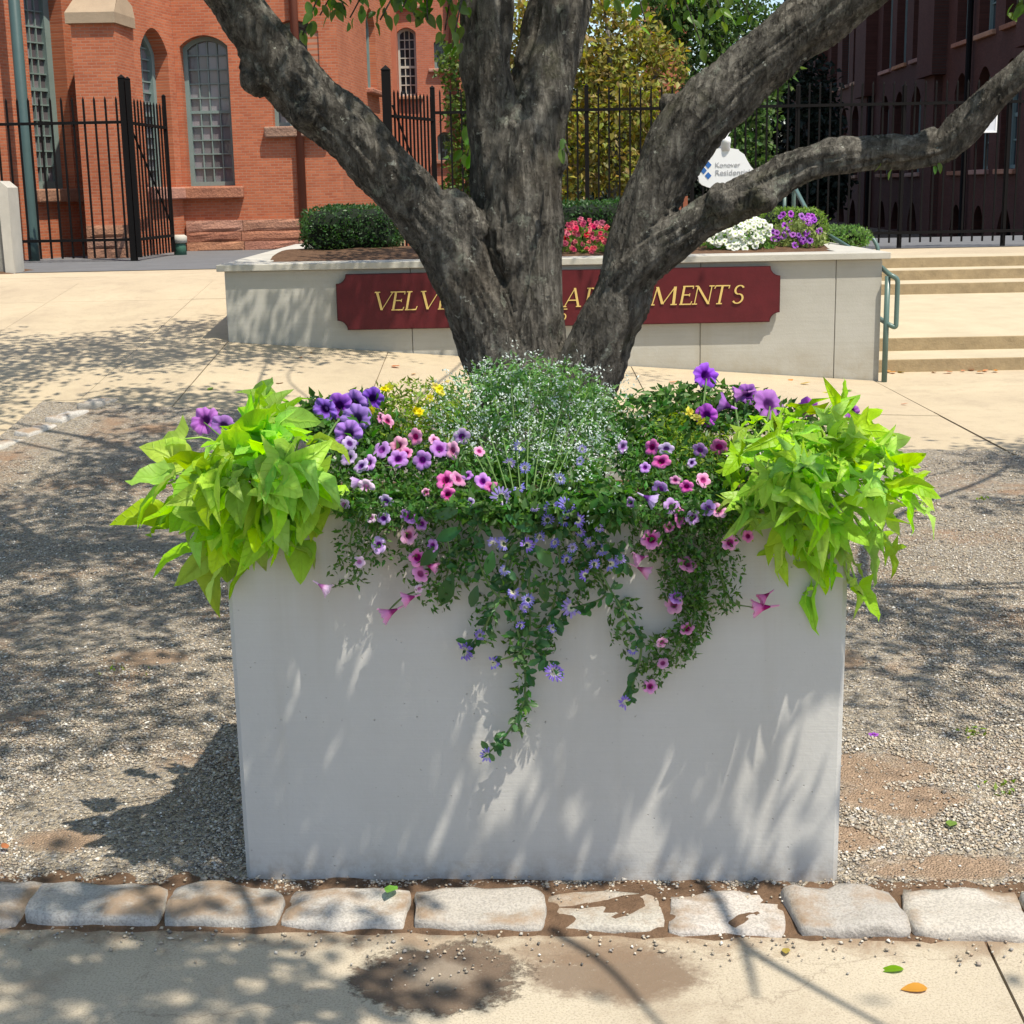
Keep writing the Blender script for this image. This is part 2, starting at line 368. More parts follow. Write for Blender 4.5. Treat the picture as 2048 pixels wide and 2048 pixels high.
M = dict(
    paving=mat_paving(), walk=mat_walk(), gravel=mat_gravelbase(), pebble=mat_pebble(), soil=mat_soil(), mulch=mat_soil('mulch', (.13, .075, .045)),
    granite=mat_granite(), planter=mat_planter(), wall=mat_wallconc(), brick=mat_brick(), bark=mat_bark(), stone=mat_sandstone(),
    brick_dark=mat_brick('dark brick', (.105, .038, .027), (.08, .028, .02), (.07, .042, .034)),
    brick_far=mat_brick('far brick', (.50, .16, .085), (.42, .125, .066), (.40, .2, .14), .2),
    limestone=plain('weathered limestone', (.36, .275, .185), .85, .4, 4, .4, 30),
    asphalt=plain('asphalt', (.16, .163, .168), .95, .4, 3, .4, 150, .1),
    coping=plain('coping concrete', (.50, .475, .415), .85, .45, 3.5, .25, 50, world=True),
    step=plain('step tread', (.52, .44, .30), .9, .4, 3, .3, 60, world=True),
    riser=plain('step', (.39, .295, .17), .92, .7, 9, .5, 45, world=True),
    iron=plain('black iron', (.007, .0062, .006), .75, .2, 9, .1, 60, .12),
    maroon=plain('maroon paint', (.105, .010, .014), .5, .6, 7, .12, 50, .3),
    gold=plain('gold leaf', (.66, .47, .15), .4, .15, 10, 0, 40, .5),
    teal=plain('grey green paint', (.20, .27, .25), .55, .3, 4, .1, 40),
    rail=plain('green rail paint', (.10, .165, .145), .35, .25, 6, .05, 50, .5),
    white=plain('white paint', (.82, .82, .82), .5, .08, 3),
    blue=plain('blue print', (.035, .14, .42), .5, .1, 3),
    greytext=plain('grey print', (.40, .40, .42), .6, .1, 3),
    brown=plain('brown tube', (.16, .05, .028), .6, .3, 3),
    glass=mat_glass('window glass', (.17, .155, .165)), glassd=mat_glass('dark glass', (.022, .028, .034), .12),
    dark=plain('dark interior', (.012, .011, .011), .9, .1),
    vine=leafmat('lime leaf', (.36, .60, .05), .48, (.58, .95, .05), .45, .045, .3, .6, False, .4, .35),
    vstem=leafmat('lime stem', (.34, .50, .10), .2, None, .5, .02, .1, .3),
    small=leafmat('small leaf', (.065, .155, .03), .35, (.15, .34, .04), .45, .05, .3, .8),
    trail=leafmat('trailing leaf', (.05, .14, .04), .3, (.11, .28, .05), .4, .04, .25, .7, False),
    greystem=leafmat('stem', (.13, .22, .06), .1),
    euleaf=leafmat('fine leaf', (.15, .29, .10), .4, (.24, .52, .06), .45, .04, .2, .8),
    bract=leafmat('white bract', (.72, .79, .76), .35, (.85, .9, .82), .6, .02, .05, .25),
    yleaf=leafmat('yellow green leaf', (.20, .30, .03), .4, (.4, .55, .04), .5, .05, .2, .7),
    treeleaf=leafmat('tree leaf', (.075, .145, .028), .42, (.23, .45, .03), .38, .05, .25, .7),
    treeleaf1=leafmat('tree leaf single', (.075, .145, .028), .42, (.23, .45, .03), .38, .05, .25, .7, False),
    fall=leafmat('turning leaf', (.24, .22, .045), .4, (.45, .42, .05), .5, .12, .3, .9),
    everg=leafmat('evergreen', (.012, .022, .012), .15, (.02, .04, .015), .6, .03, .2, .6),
    box_=leafmat('hedge leaf', (.035, .085, .022), .3, (.08, .2, .03), .42, .03, .25, .8),
    ygreen=leafmat('light hedge leaf', (.16, .26, .035), .35, None, .5, .03, .2, .6),
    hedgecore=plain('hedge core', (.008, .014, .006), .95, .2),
    yleaf_f=leafmat('fallen leaf', (.42, .33, .05), .2, None, .6, .12, .3, .6, False),
    gleaf_f=leafmat('fallen green leaf', (.16, .33, .03), .3, None, .45, .03, .2, .3, False),
    oleaf_f=leafmat('fallen orange leaf', (.50, .20, .05), .15, None, .7, .04, .2, .4, False),
    pink=mat_petal('pink petal', (.84, .42, .66), (.80, .24, .54), (.34, .02, .16)),
    hot=mat_petal('hot pink petal', (.78, .27, .56), (.70, .15, .46), (.28, .012, .13)),
    lilac=mat_petal('lilac petal', (.66, .52, .80), (.50, .32, .72), (.12, .02, .22)),
    violet=mat_petal('violet petal', (.60, .34, .76), (.52, .22, .68), (.2, .02, .26)),
    pale=mat_petal('pale petal', (.80, .62, .80), (.74, .50, .74), (.5, .2, .45)),
    purple=mat_petal('purple petal', (.34, .17, .66), (.25, .09, .54), (.06, .008, .14)),
    magenta=mat_petal('magenta purple petal', (.50, .18, .66), (.40, .10, .56), (.10, .006, .16)),
    fan=mat_petal('fan petal', (.34, .27, .80), (.36, .28, .80), (.75, .75, .5)),
    yellow=mat_petal('yellow petal', (.84, .80, .08), (.84, .78, .06), (.7, .6, .04)),
    coral=mat_petal('coral petal', (.85, .18, .22), (.80, .12, .2), (.5, .05, .1)),
    whitep=mat_petal('white petal', (.86, .86, .80), (.84, .86, .78), (.6, .7, .3)),
    utility=plain('utility green', (.05, .13, .09), .6, .2),
    cream=plain('cream cap', (.50, .47, .40), .7, .3),
)

# ================================================================== GROUND
ZP = 0.70                                       # level of the upper court
WY = 11.34                                      # face of the sign wall
WX0, WX1, WT = -2.135, 2.83, 0.975              # its ends and top
def sm(x): x = min(1, max(0, x)); return x*x*(3-2*x)
def H(x, y):
    g = min(1, max(0, (2.85-x)/4.99))
    r = .104*max(0, y-7.5); r = min(r, ZP)
    if y < 8.3: r = .104*.8*sm((y-6.9)/1.4)*((y-6.9)/1.4)
    return g*r

gv, gf = [(-300, -60, -.06), (300, -60, -.06), (300, 500, -.06), (-300, 500, -.06)], [(0, 1, 2, 3)]
tag(put('ground', mesh('ground', gv, gf, mat_soil('earth', (.16, .12, .08)))), 'bare brown ground lying under the paving', 'ground', kind='structure')

def hsheet(x0, x1, y0, y1, dz, mat, step=.35, name='sheet', skirt=.08):
    nx = max(1, int((x1-x0)/step)); ny = max(1, int((y1-y0)/step)); v = []; f = []
    for j in range(ny+1):
        for i in range(nx+1):
            x = x0+(x1-x0)*i/nx; y = y0+(y1-y0)*j/ny; v.append((x, y, H(x, y)+dz))
    for j in range(ny):
        for i in range(nx):
            a = j*(nx+1)+i; f.append((a, a+1, a+nx+2, a+nx+1))
    # skirts on the front and the sides
    k = len(v); ring = [i for i in range(nx+1)] ; 
    m_ = len(ring)
    for i in ring: v.append(v[i])
    for i in ring: v.append((v[i][0], v[i][1], v[i][2]-skirt))
    for i in range(nx): f.append((k+m_+i, k+m_+i+1, k+i+1, k+i))
    for side in (0, nx):
        k = len(v); idx = [j*(nx+1)+side for j in range(ny+1)]
        m_ = len(idx)
        for i in idx: v.append(v[i])
        for i in idx: v.append((v[i][0], v[i][1], v[i][2]-skirt))
        for j in range(ny):
            q = (k+j, k+m_+j, k+m_+j+1, k+j+1); f.append(q if side == 0 else q[::-1])
    return mesh(name, v, f, mat, True)
pav = tag(put('pavement', hsheet(-9, 2.8, 7.6, 15.2, -.010, mat_soil('joint dirt', (.24, .18, .12)), .4, 'pavement')),
          'warm cream concrete paving before the sign wall', 'pavement', kind='structure')
xs = [-9.0, -7.1, -5.2, -4.05, -2.78, WX0, -.92, .93, 2.79]; ys = [7.6, 9.55, 11.33, 13.2, 15.2]
for i in range(len(xs)-1):
    for j in range(len(ys)-1):
        if xs[i] > -2.2 and ys[j] > 11.2: continue
        put('slab', hsheet(xs[i]+.003, xs[i+1]-.003, ys[j]+.003, ys[j+1]-.003, U(-.003, .003), M['paving'], .3, 'slab'), pav)
for x0, x1 in ((-9, -7.1), (-7.1, -5.2), (-5.2, -3.12)):
    for y0, y1 in ((2.95, 4.5), (4.5, 6.05), (6.05, 7.59)): put('slab', boxme('slab', x0+.003, x1-.003, y0+.003, y1-.003, -.05, U(-.002, .002), M['paving']), pav)
lp = tag(put('lower_path', mesh('lower_path', [(2.8, 5, -.03), (14, 5, -.03), (14, 12.2, -.03), (2.8, 12.2, -.03)], [(0, 1, 2, 3)], M['soil'])),
         'cream paving at the foot of the steps', 'path', kind='structure')
for x0, x1 in ((2.8, 4.66), (4.66, 6.5), (6.5, 9.5)):
    for y0, y1 in ((5.6, 7.7), (7.7, 9.75), (9.75, 11.95)):
        put('slab', boxme('slab', x0+.005, x1-.005, y0+.005, y1-.005, -.05, U(-.002, .002), M['paving']), lp)
# upper court, asphalt drive
tag(put('upper_court', boxme('upper_court', -16, WX0-.02, 15.2, 34, -.05, ZP, M['paving'])), 'cream paved court beside the brick hall', 'pavement', kind='structure')
st_specs = [(742, 717), (700, 674), (587, 566), (559, 539), (534, 514)]
steps = thing('entrance_steps', 'cream concrete steps climbing beside the sign wall', 'steps', (2.85, 11.9, 0))
z = 0.0; yprev = None; SX0, SX1 = WX1+.012, 9.0; lines = []
for k, (b_, t_) in enumerate(st_specs):
    if k == 2: z = .36
    y = atZ(1900, b_, z).y; z2 = atY(1900, t_, y).z; lines.append((y, z, z2)); z = z2
ZP2 = z
for k, (y, za, zb) in enumerate(lines):
    yn = lines[k+1][0] if k < 4 else y+.6
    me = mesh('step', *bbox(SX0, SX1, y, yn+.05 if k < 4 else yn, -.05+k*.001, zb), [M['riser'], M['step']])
    if k == 1:
        for v in me.vertices:
            if v.co.z > 0 and v.co.y > y+.5: v.co.z = .36; 
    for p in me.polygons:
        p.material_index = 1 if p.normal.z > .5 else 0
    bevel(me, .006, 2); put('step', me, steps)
yc = lines[4][0]+.605
tag(put('top_landing', mesh('top_landing', *bbox(WX0, 16, yc, 22, -.045, ZP2-.001), M['paving'])), 'sunlit cream landing above the steps', 'pavement', kind='structure')
ya = atZ(1900, 493, ZP2).y
zz = max(ZP, ZP2)
ax = [atZ(60, 545, ZP), atZ(450, 545, ZP)]
v = [(-16, 15.9, ZP+.006), (-2.3, 16.3, ZP+.006), (-2.3, 34, ZP+.006), (-16, 34, ZP+.006)]
tag(put('driveway', mesh('driveway', v, [(0, 1, 2, 3)], M['asphalt'])), 'blue grey asphalt drive in front of the brick hall', 'road', kind='structure')
v = [(-2.3, ya-.2, ZP2+.006), (16, ya-.6, ZP2+.006), (16, 22, ZP2+.006), (-2.3, 22, ZP2+.006)]
tag(put('upper_drive', mesh('upper_drive', v, [(0, 1, 2, 3)], M['asphalt'])), 'grey asphalt strip behind the steps along the fence', 'road', kind='structure')

# front pavement with a worn dirt patch
fp = tag(put('front_pavement', mesh('front_pavement', [(-6, -2, -.012), (6, -2, -.012), (6, 3.05, -.012), (-6, 3.05, -.012)], [(0, 1, 2, 3)], mat_soil('joint earth', (.24, .17, .11)))),
         'worn cream street pavement along the stone edging', 'pavement', kind='structure')
def kerbline(x): return 2.798-.064*x              # front foot of the edging stones
def slabpoly(pts, z, mat, th=.06):
    n = len(pts); v = [(p[0], p[1], z) for p in pts]+[(p[0], p[1], z-th) for p in pts]
    f = [tuple(range(n))]+[(i, i+n, (i+1) % n+n, (i+1) % n) for i in range(n)]
    return mesh('slab', v, f, mat)
jt, jb = atZ(1975, 1890, 0), atZ(2052, 2048, 0); dj = (jb-jt)/(jb.y-jt.y)
for xa, xb in ((-6, -2.6), (-2.6, None), (None, 2.7), (2.7, 6)):
    def X(y, q, s): 
        return (jt.x+dj.x*(y-jt.y)+s) if q is None else q+s
    pts = [(X(-2, xa, .003), -2), (X(-2, xb, -.003), -2), (X(2.75, xb, -.003), kerbline(X(2.75, xb, 0))+.02), (X(2.75, xa, .003), kerbline(X(2.75, xa, 0))+.02)]
    put('slab', slabpoly(pts, 0, M['walk']), fp)
def blobsheet(name, c, rx, ry, z, mat, n=40, dome=0.0, ph=0, amp=.25):
    v = [(c[0], c[1], z+dome)]; f = []
    for r in (.5, .85, 1):
        for i in range(n):
            a = 2*math.pi*i/n; k = 1+amp*mnoise.noise((math.cos(a)*1.6+ph, math.sin(a)*1.6, ph))+amp*.5*mnoise.noise((math.cos(a)*5+ph, math.sin(a)*5, ph))
            v.append((c[0]+rx*r*k*math.cos(a), c[1]+ry*r*k*math.sin(a), z+dome*(1-r*r)+(.005*mnoise.noise((c[0]*9+r*k*math.cos(a)*5, r*k*math.sin(a)*5, ph)) if r < 1 else -z*1.5 if z < .1 else 0)))
    for i in range(n):
        j = (i+1) % n; f.append((0, 1+i, 1+j))
        for q in (0, 1): f.append((1+q*n+i, 1+(q+1)*n+i, 1+(q+1)*n+j, 1+q*n+j))
    return mesh(name, v, f, mat, True)
pc = atZ(880, 1950, 0)
# gravel bed
def backline(x): return 9.35-.235*(x+2.4) if x < 2.6 else 8.17-.9*(x-2.6)
gx0, gx1 = -3.0, 4.2; v, f = [], []; nx, ny = 60, 70
for j in range(ny+1):
    for i in range(nx+1):
        x = gx0+(gx1-gx0)*i/nx; y0 = kerbline(x)+.20; y1 = backline(x)+.10*mnoise.noise((x*2.1, 0, 0))+.05*mnoise.noise((x*7, 4, 0))
        y = y0+(y1-y0)*(j/ny)**1.25
        n = mnoise.noise((x*1.3, y*1.3, 3))*.018+mnoise.noise((x*5, y*5, 1))*.008
        fade = min(1, (1-j/ny)*8)
        fr_ = sm((y-kerbline(x)-.17)/.45); fade *= fr_
        v.append((x, y, H(x, y)+.002+.010*fr_+max(-.008, n+.008)*fade))
for j in range(ny):
    for i in range(nx):
        a = j*(nx+1)+i; f.append((a, a+1, a+nx+2, a+nx+1))
tag(put('gravel_bed', mesh('gravel_bed', v, f, M['gravel'], True)), 'tan and grey pea gravel bed round the tree', 'gravel', kind='structure')

def pebbles(P, r0, r1, mat, name):
    n = len(P); base = np.array([(1,0,0),(-1,0,0),(0,1,0),(0,-1,0),(0,0,1),(0,0,-1)], float)
    fc = np.array([(0,2,4),(2,1,4),(1,3,4),(3,0,4),(2,0,5),(1,2,5),(3,1,5),(0,3,5)])
    r = rng.uniform(r0, r1, n)*rng.choice([1, 1, 1, 1.5], n)
    sc = np.stack([r*rng.uniform(.8, 1.4, n), r*rng.uniform(.7, 1.2, n), r*rng.uniform(.45, .8, n)], 1)
    V = base[None]*sc[:, None]*rng.uniform(.75, 1.25, (n, 6, 1)); a = rng.uniform(0, 6.28, n); b = rng.uniform(-.5, .5, n)
    ca, sa, cb, sb = np.cos(a)[:, None], np.sin(a)[:, None], np.cos(b)[:, None], np.sin(b)[:, None]
    x, y, zz_ = V[..., 0], V[..., 1], V[..., 2]; x, zz_ = x*cb-zz_*sb, x*sb+zz_*cb; x, y = x*ca-y*sa, x*sa+y*ca
    V = np.stack([x, y, zz_], -1)+P[:, None]
    Fc = (fc[None]+np.arange(n)[:, None, None]*6).reshape(-1, 3)
    return npmesh(name, V.reshape(-1, 3), Fc, mat, True)
PL = Vector((-.614, 3.068, 0)); PR = Vector((.701, 2.999, 0)); PT = (PR-PL).normalized(); PN = Vector((-PT.y, PT.x, 0)) # into the planter
PW = (PR-PL).length; PD, PH = .66, .845
def YF_(x): return PL.y+(x-PL.x)*PT.y/PT.x          # front face of the planter
def inplanter(x, y, m=0.0):
    q = Vector((x, y, 0))-PL; return -m < q.dot(PT) < PW+m and -m < q.dot(PN) < PD+m
P = []
def gz(x, y):
    n = mnoise.noise((x*1.3, y*1.3, 3))*.018+mnoise.noise((x*5, y*5, 1))*.008
    fr_ = sm((y-kerbline(x)-.17)/.45)
    return H(x, y)+.002+.010*fr_+max(-.008, n+.008)*fr_
tries = 0
while len(P) < 115000:
    y = 2.9+ (rng.random()**1.7)*5.2; x = rng.uniform(-1, 1)*(.40*y+.05)
    if y < kerbline(x)+.16 or inplanter(x, y) or (abs(x) < .6 and y > 3.8): continue
    if y < kerbline(x)+.34 and rng.random() < (.75 if -.66 < x < .9 else .35): continue
    d = mnoise.noise((x*1.5, y*1.5, 7))
    d2 = mnoise.noise((x*4, y*4, 2))*.12
    if any(((x-p_.x)/rx_)**2+((y-p_.y)/ry_)**2+mnoise.noise((x*9, y*9, 0)) < .9 for p_, rx_, ry_ in BARE) and rng.random() < .9: continue
    if d+d2 > .24 and rng.random() < .85: continue
    P.append((x, y, gz(x, y)+.002))
tag(put('gravel', pebbles(np.array(P), .0019, .0048, M['pebble'], 'gravel')), 'loose tan and grey pebbles over the tree bed', 'gravel', kind='stuff')
P = []
while len(P) < 800:
    x = U(-1.2, 1.2); s = rng.random(); y = kerbline(x)+(rng.normal(-.02, .05) if s < .55 else rng.uniform(.13, .24))
    if rng.random() < .06: x = pc.x+rng.normal(0, .09); y = pc.y+rng.normal(0, .06)
    P.append((x, y, .004 if y < kerbline(x)+.05 else .014))
tag(put('grit', pebbles(np.array(P), .0018, .0048, M['pebble'], 'grit')), 'scattered grit along the stone edging', 'gravel', kind='stuff')
# earth under and behind the stones
v, f = [], []
for i in range(161):
    x = -3+6*i/160
    for k, (dy, zz_) in enumerate(((-.022, -.006), (.004, .002), (.05, .010), (.16, .010), (.34, -.004))):
        v.append((x, kerbline(x)+dy*(1+.5*mnoise.noise((x*9, k, 0)))+(.010*mnoise.noise((x*16, 3, k)) if k < 2 else 0), zz_+.007*mnoise.noise((x*14, dy*20, 2))))
for i in range(160):
    for k in range(4): a = i*5+k; f.append((a, a+5, a+6, a+1))
tag(put('edging_earth', mesh('edging_earth', v, f, M['soil'], True)), 'brown earth packed between the edging stones', 'soil', kind='structure')

def roughstone(L, W_, Hh, seed, rad=.025, nz=.012):
    bm = bmesh.new(); bmesh.ops.create_cube(bm, size=1.0)
    bmesh.ops.subdivide_edges(bm, edges=bm.edges[:], cuts=8, use_grid_fill=True)
    for q in bm.verts:
        p = Vector((q.co.x*L, q.co.y*W_, q.co.z*Hh)); c = Vector((max(-L/2+rad, min(L/2-rad, p.x)), max(-W_/2+rad, min(W_/2-rad, p.y)), max(-Hh/2+rad, min(Hh/2-rad, p.z))))
        d = p-c
        if d.length > 1e-6: p = c+d.normalized()*min(d.length, rad)
        n = Vector((mnoise.noise(p*9+Vector((seed, 0, 0))), mnoise.noise(p*9+Vector((0, seed, 5))), mnoise.noise(p*11+Vector((0, 3, seed)))))
        n2 = mnoise.noise(p*34+Vector((seed, seed, 0))); n3 = mnoise.noise(p*70+Vector((seed, 0, seed)))
        cut = max(0, abs(p.x)/(L/2)+abs(p.y)/(W_/2)-1.55-.3*mnoise.noise((seed, p.x*3, p.y*3)))
        p = p*(1-.035*cut)
        q.co = p+n*nz+Vector((n3*.002, n2*.003, n2*nz*.45+n3*.002-.010*cut))
    me = bpy.data.meshes.new('stone'); bm.to_mesh(me); bm.free(); me.materials.append(M['granite'])
    me.polygons.foreach_set('use_smooth', [True]*len(me.polygons)); return me
ke = tag(put('kerb', mesh('kerb', *bbox(-3, 3, 2.86, 2.90, -.1, -.005), M['soil'])), 'row of rough grey granite setts edging the tree bed', 'kerb', kind='structure')
sp_ = [(-260, 40, 0), (48, 312, .004), (322, 552, 0), (566, 808, -.004), (822, 1084, 0), (1100, 1336, -.012), (1348, 1584, -.010), (1592, 1824, .006), (1834, 2075, .004), (2085, 2330, 0)]
for k, (a, b, dz) in enumerate(sp_):
    ym = 1815+(a+b)/2*.012; pa, pb = atZ(a, ym, .04), atZ(b, ym, .04); x0, x1 = pa.x, pb.x; xm = (x0+x1)/2
    me = roughstone(x1-x0+.004, .165+U(-.02, .01), .15, k*7.3+1, .010, .013)
    sk = U(-.12, .12)
    for q in me.vertices: q.co.x += sk*q.co.y; q.co.y *= 1+.35*q.co.x*U(-.0, .0)
    Mx = Matrix.Translation((xm, kerbline(xm)+.090, -.050+dz)) @ Matrix.Rotation(math.atan(-.064)+U(-.02, .02), 4, 'Z') @ Matrix.Rotation(U(-.03, .03), 4, 'Y')
    put('stone', me, ke, Mx)
ke2 = tag(put('side_kerb', mesh('side_kerb', *bbox(-3.0, -2.95, 4, 9.4, -.1, .0), M['soil'])), 'worn grey stone edging left of the gravel bed', 'kerb', kind='structure')
pa, pb = atZ(225, 803, .2), atZ(-40, 925, .05); L = (pb-pa).length; n_ = 5
dirv = (pb-pa).normalized()
for k in range(8):
    ln = .29+U(-.03, .05); c = pa+dirv*(.16+k*.34); c.z = H(c.x, c.y)
    me = roughstone(ln, .13, .14, k*3.3+50, .02)
    put('stone', me, ke2, Matrix.Translation((c.x, c.y, c.z-.033)) @ Matrix.Rotation(math.atan2(dirv.y, dirv.x)+U(-.05, .05), 4, 'Z'))

# ================================================================== PLANTER
pl = thing('planter', 'large pale grey concrete planter box brimming with flowers', 'planter', PL)
PM = Matrix(((PT.x, PN.x, 0, PL.x), (PT.y, PN.y, 0, PL.y), (0, 0, 1, 0), (0, 0, 0, 1)))
bm = bmesh.new(); th = .055; c_ = .011
def ringv(x0, x1, y0, y1, z, c):
    return [bm.verts.new(p) for p in ((x0+c, y0, z), (x1-c, y0, z), (x1, y0+c, z), (x1, y1-c, z), (x1-c, y1, z), (x0+c, y1, z), (x0, y1-c, z), (x0, y0+c, z))]
tp = .004
rings = [ringv(tp, PW-tp, tp, PD-tp, -.02, c_), ringv(tp*.2, PW-tp*.2, 0, PD, PH-.012, c_), ringv(.008, PW-.008, .008, PD-.008, PH, c_), ringv(th, PW-th, th, PD-th, PH-.002, c_), ringv(th, PW-th, th, PD-th, PH-.12, c_)]
for a, b in zip(rings, rings[1:]):
    for i in range(8): bm.faces.new((a[i], a[(i+1) % 8], b[(i+1) % 8], b[i]))
bm.faces.new(rings[0][::-1]); bm.normal_update()
me = bpy.data.meshes.new('box'); bm.to_mesh(me); bm.free(); me.materials.append(M['planter']); put('box', me, pl, PM)
put('soil', mesh('soil', [(th-.01, th-.01, PH-.06), (PW-th+.01, th-.01, PH-.06), (PW-th+.01, PD-th+.01, PH-.06), (th-.01, PD-th+.01, PH-.06)], [(0, 1, 2, 3)], M['mulch']), pl, PM)

# ================================================================== SIGN WALL (raised bed)
WB = 15.6                                            # back of the raised bed
rw = thing('retaining_wall', 'low pale concrete retaining wall of the raised flower bed', 'wall', (0, WY, 0))
for x0, x1 in ((WX0, atY(655, 600, WY).x-.6), (atY(655, 600, WY).x-.6, atY(1400, 700, WY).x), (atY(1400, 700, WY).x, atY(1668, 700, WY).x), (atY(1668, 700, WY).x, WX1)):
    pass
jx = [WX0, atY(640, 600, WY).x-.0, atY(824, 650, WY).x, atY(1400, 700, WY).x, atY(1668, 700, WY).x, WX1]
jx = [WX0, jx[2], jx[3], jx[4], WX1]
for x0, x1 in zip(jx, jx[1:]):
    put('panel', boxme('panel', x0+.002, x1-.002, WY, WY+.2, -.1, WT-.052, M['wall'], .004, 1), rw)
put('backing', mesh('backing', *bbox(WX0+.02, WX1-.02, WY+.03, WY+.17, -.1, WT-.06), M['dark']), rw)
put('side_wall', boxme('side_wall', WX0+.002, WX0+.2, WY+.203, WB, -.1, WT-.052, M['wall']), rw)
put('side_wall', boxme('side_wall', WX1-.2, WX1-.002, WY+.203, WB, -.1, WT-.052, M['wall']), rw)
cx = [WX0-.05, -.62, 1.05, WX1+.05]
for x0, x1 in zip(cx, cx[1:]): put('coping', boxme('coping', x0+.0015, x1-.0015, WY-.05, WY+.3, WT-.05, WT, M['coping'], .005, 2), rw)
put('coping', boxme('coping', WX0-.05, WX0+.28, WY+.302, WB, WT-.05, WT-.001, M['coping'], .005, 2), rw)
put('coping', boxme('coping', WX1-.28, WX1+.05, WY+.302, WB, WT-.05, WT-.001, M['coping'], .005, 2), rw)
v, f = [], []
for j in range(16):
    for i in range(30):
        x = WX0+.25+(WX1-WX0-.5)*i/29; y = WY+.25+(WB-WY-.3)*j/15
        v.append((x, y, WT-.05+.10*math.sin(math.pi*min(1, j/9))*(1 if j < 9 else 1)+.02*mnoise.noise((x*4, y*4, 0))))
for j in range(15):
    for i in range(29): a = j*30+i; f.append((a, a+1, a+31, a+30))
put('soil', mesh('soil', v, f, M['mulch'], True), rw)
def hb(x, y):
    return WT-.05+.10*math.sin(math.pi*min(1, ((y-WY-.25)/(WB-WY-.3))*15/9))

# ---- sign board with incised corners
sy = WY-.062
pts2 = [atY(*q, sy) for q in ((694, 549), (1540, 536), (1538, 643), (696, 657))]
bx0, bx1 = -1.285, 2.045; bz1, bz0 = .884, .478
def notched(x0, x1, z0, z1, nx_, nz_):
    o = []
    for cx_, cz_, a0 in ((x1, z1, 0), (x1, z0, 1), (x0, z0, 2), (x0, z1, 3)):
        sx = -1 if cx_ == x1 else 1; sz = -1 if cz_ == z1 else 1
        arc = [(cx_+sx*nx_*math.cos(t), cz_+sz*nz_*math.sin(t)) for t in [i*math.pi/2/6 for i in range(7)]]
        if a0 in (1, 3): arc = arc[::-1]
        o += arc
    return o
sg = thing('name_sign', 'long maroon board with gold letters on the low wall', 'sign', ((bx0+bx1)/2, sy, bz0))
ol = notched(bx0, bx1, bz0, bz1, .075, .07); n = len(ol)
v = [(x, sy, z_) for x, z_ in ol]+[(x, sy+.05, z_) for x, z_ in ol]
f = [tuple(range(n))]+[(i, (i+1) % n, (i+1) % n+n, i+n) for i in range(n)]+[tuple(range(2*n-1, n-1, -1))]
put('board', mesh('board', v, f, M['maroon']), sg)
ol2 = [((x-(bx0+bx1)/2)*1.004+(bx0+bx1)/2, (z_-(bz0+bz1)/2)*1.03+(bz0+bz1)/2) for x, z_ in ol]
v = [(x, sy+.01, z_) for x, z_ in ol2]+[(x, sy+.04, z_) for x, z_ in ol2]
put('edge_moulding', mesh('edge_moulding', v, f, plain('dark maroon', (.07, .008, .010), .45, .2)), sg)
TH, TN = .115, .045
def stroke(p, q, wd):
    p, q = Vector(p), Vector(q); d = (q-p); 
    if abs(d.x) < abs(d.y): off = Vector((wd/2, 0))
    else: off = Vector((0, wd/2))
    return [p-off, p+off, q+off, q-off]
def serif(x, y, w_=.26): return stroke((x-w_/2, y), (x+w_/2, y), .055)
def arcp(cx_, cy_, rx, ry, a0, a1, wd, n=14):
    o = []
    for i in range(n):
        t0 = R(a0+(a1-a0)*i/n); t1 = R(a0+(a1-a0)*(i+1)/n); 
        w0 = TN+(wd-TN)*abs(math.cos(t0)); w1 = TN+(wd-TN)*abs(math.cos(t1))
        c0, s0, c1, s1 = math.cos(t0), math.sin(t0), math.cos(t1), math.sin(t1)
        o.append([Vector((cx_+(rx-w0/2)*c0, cy_+(ry-w0/2)*s0)), Vector((cx_+(rx+w0/2)*c0, cy_+(ry+w0/2)*s0)), Vector((cx_+(rx+w1/2)*c1, cy_+(ry+w1/2)*s1)), Vector((cx_+(rx-w1/2)*c1, cy_+(ry-w1/2)*s1))])
    return o
e = .03
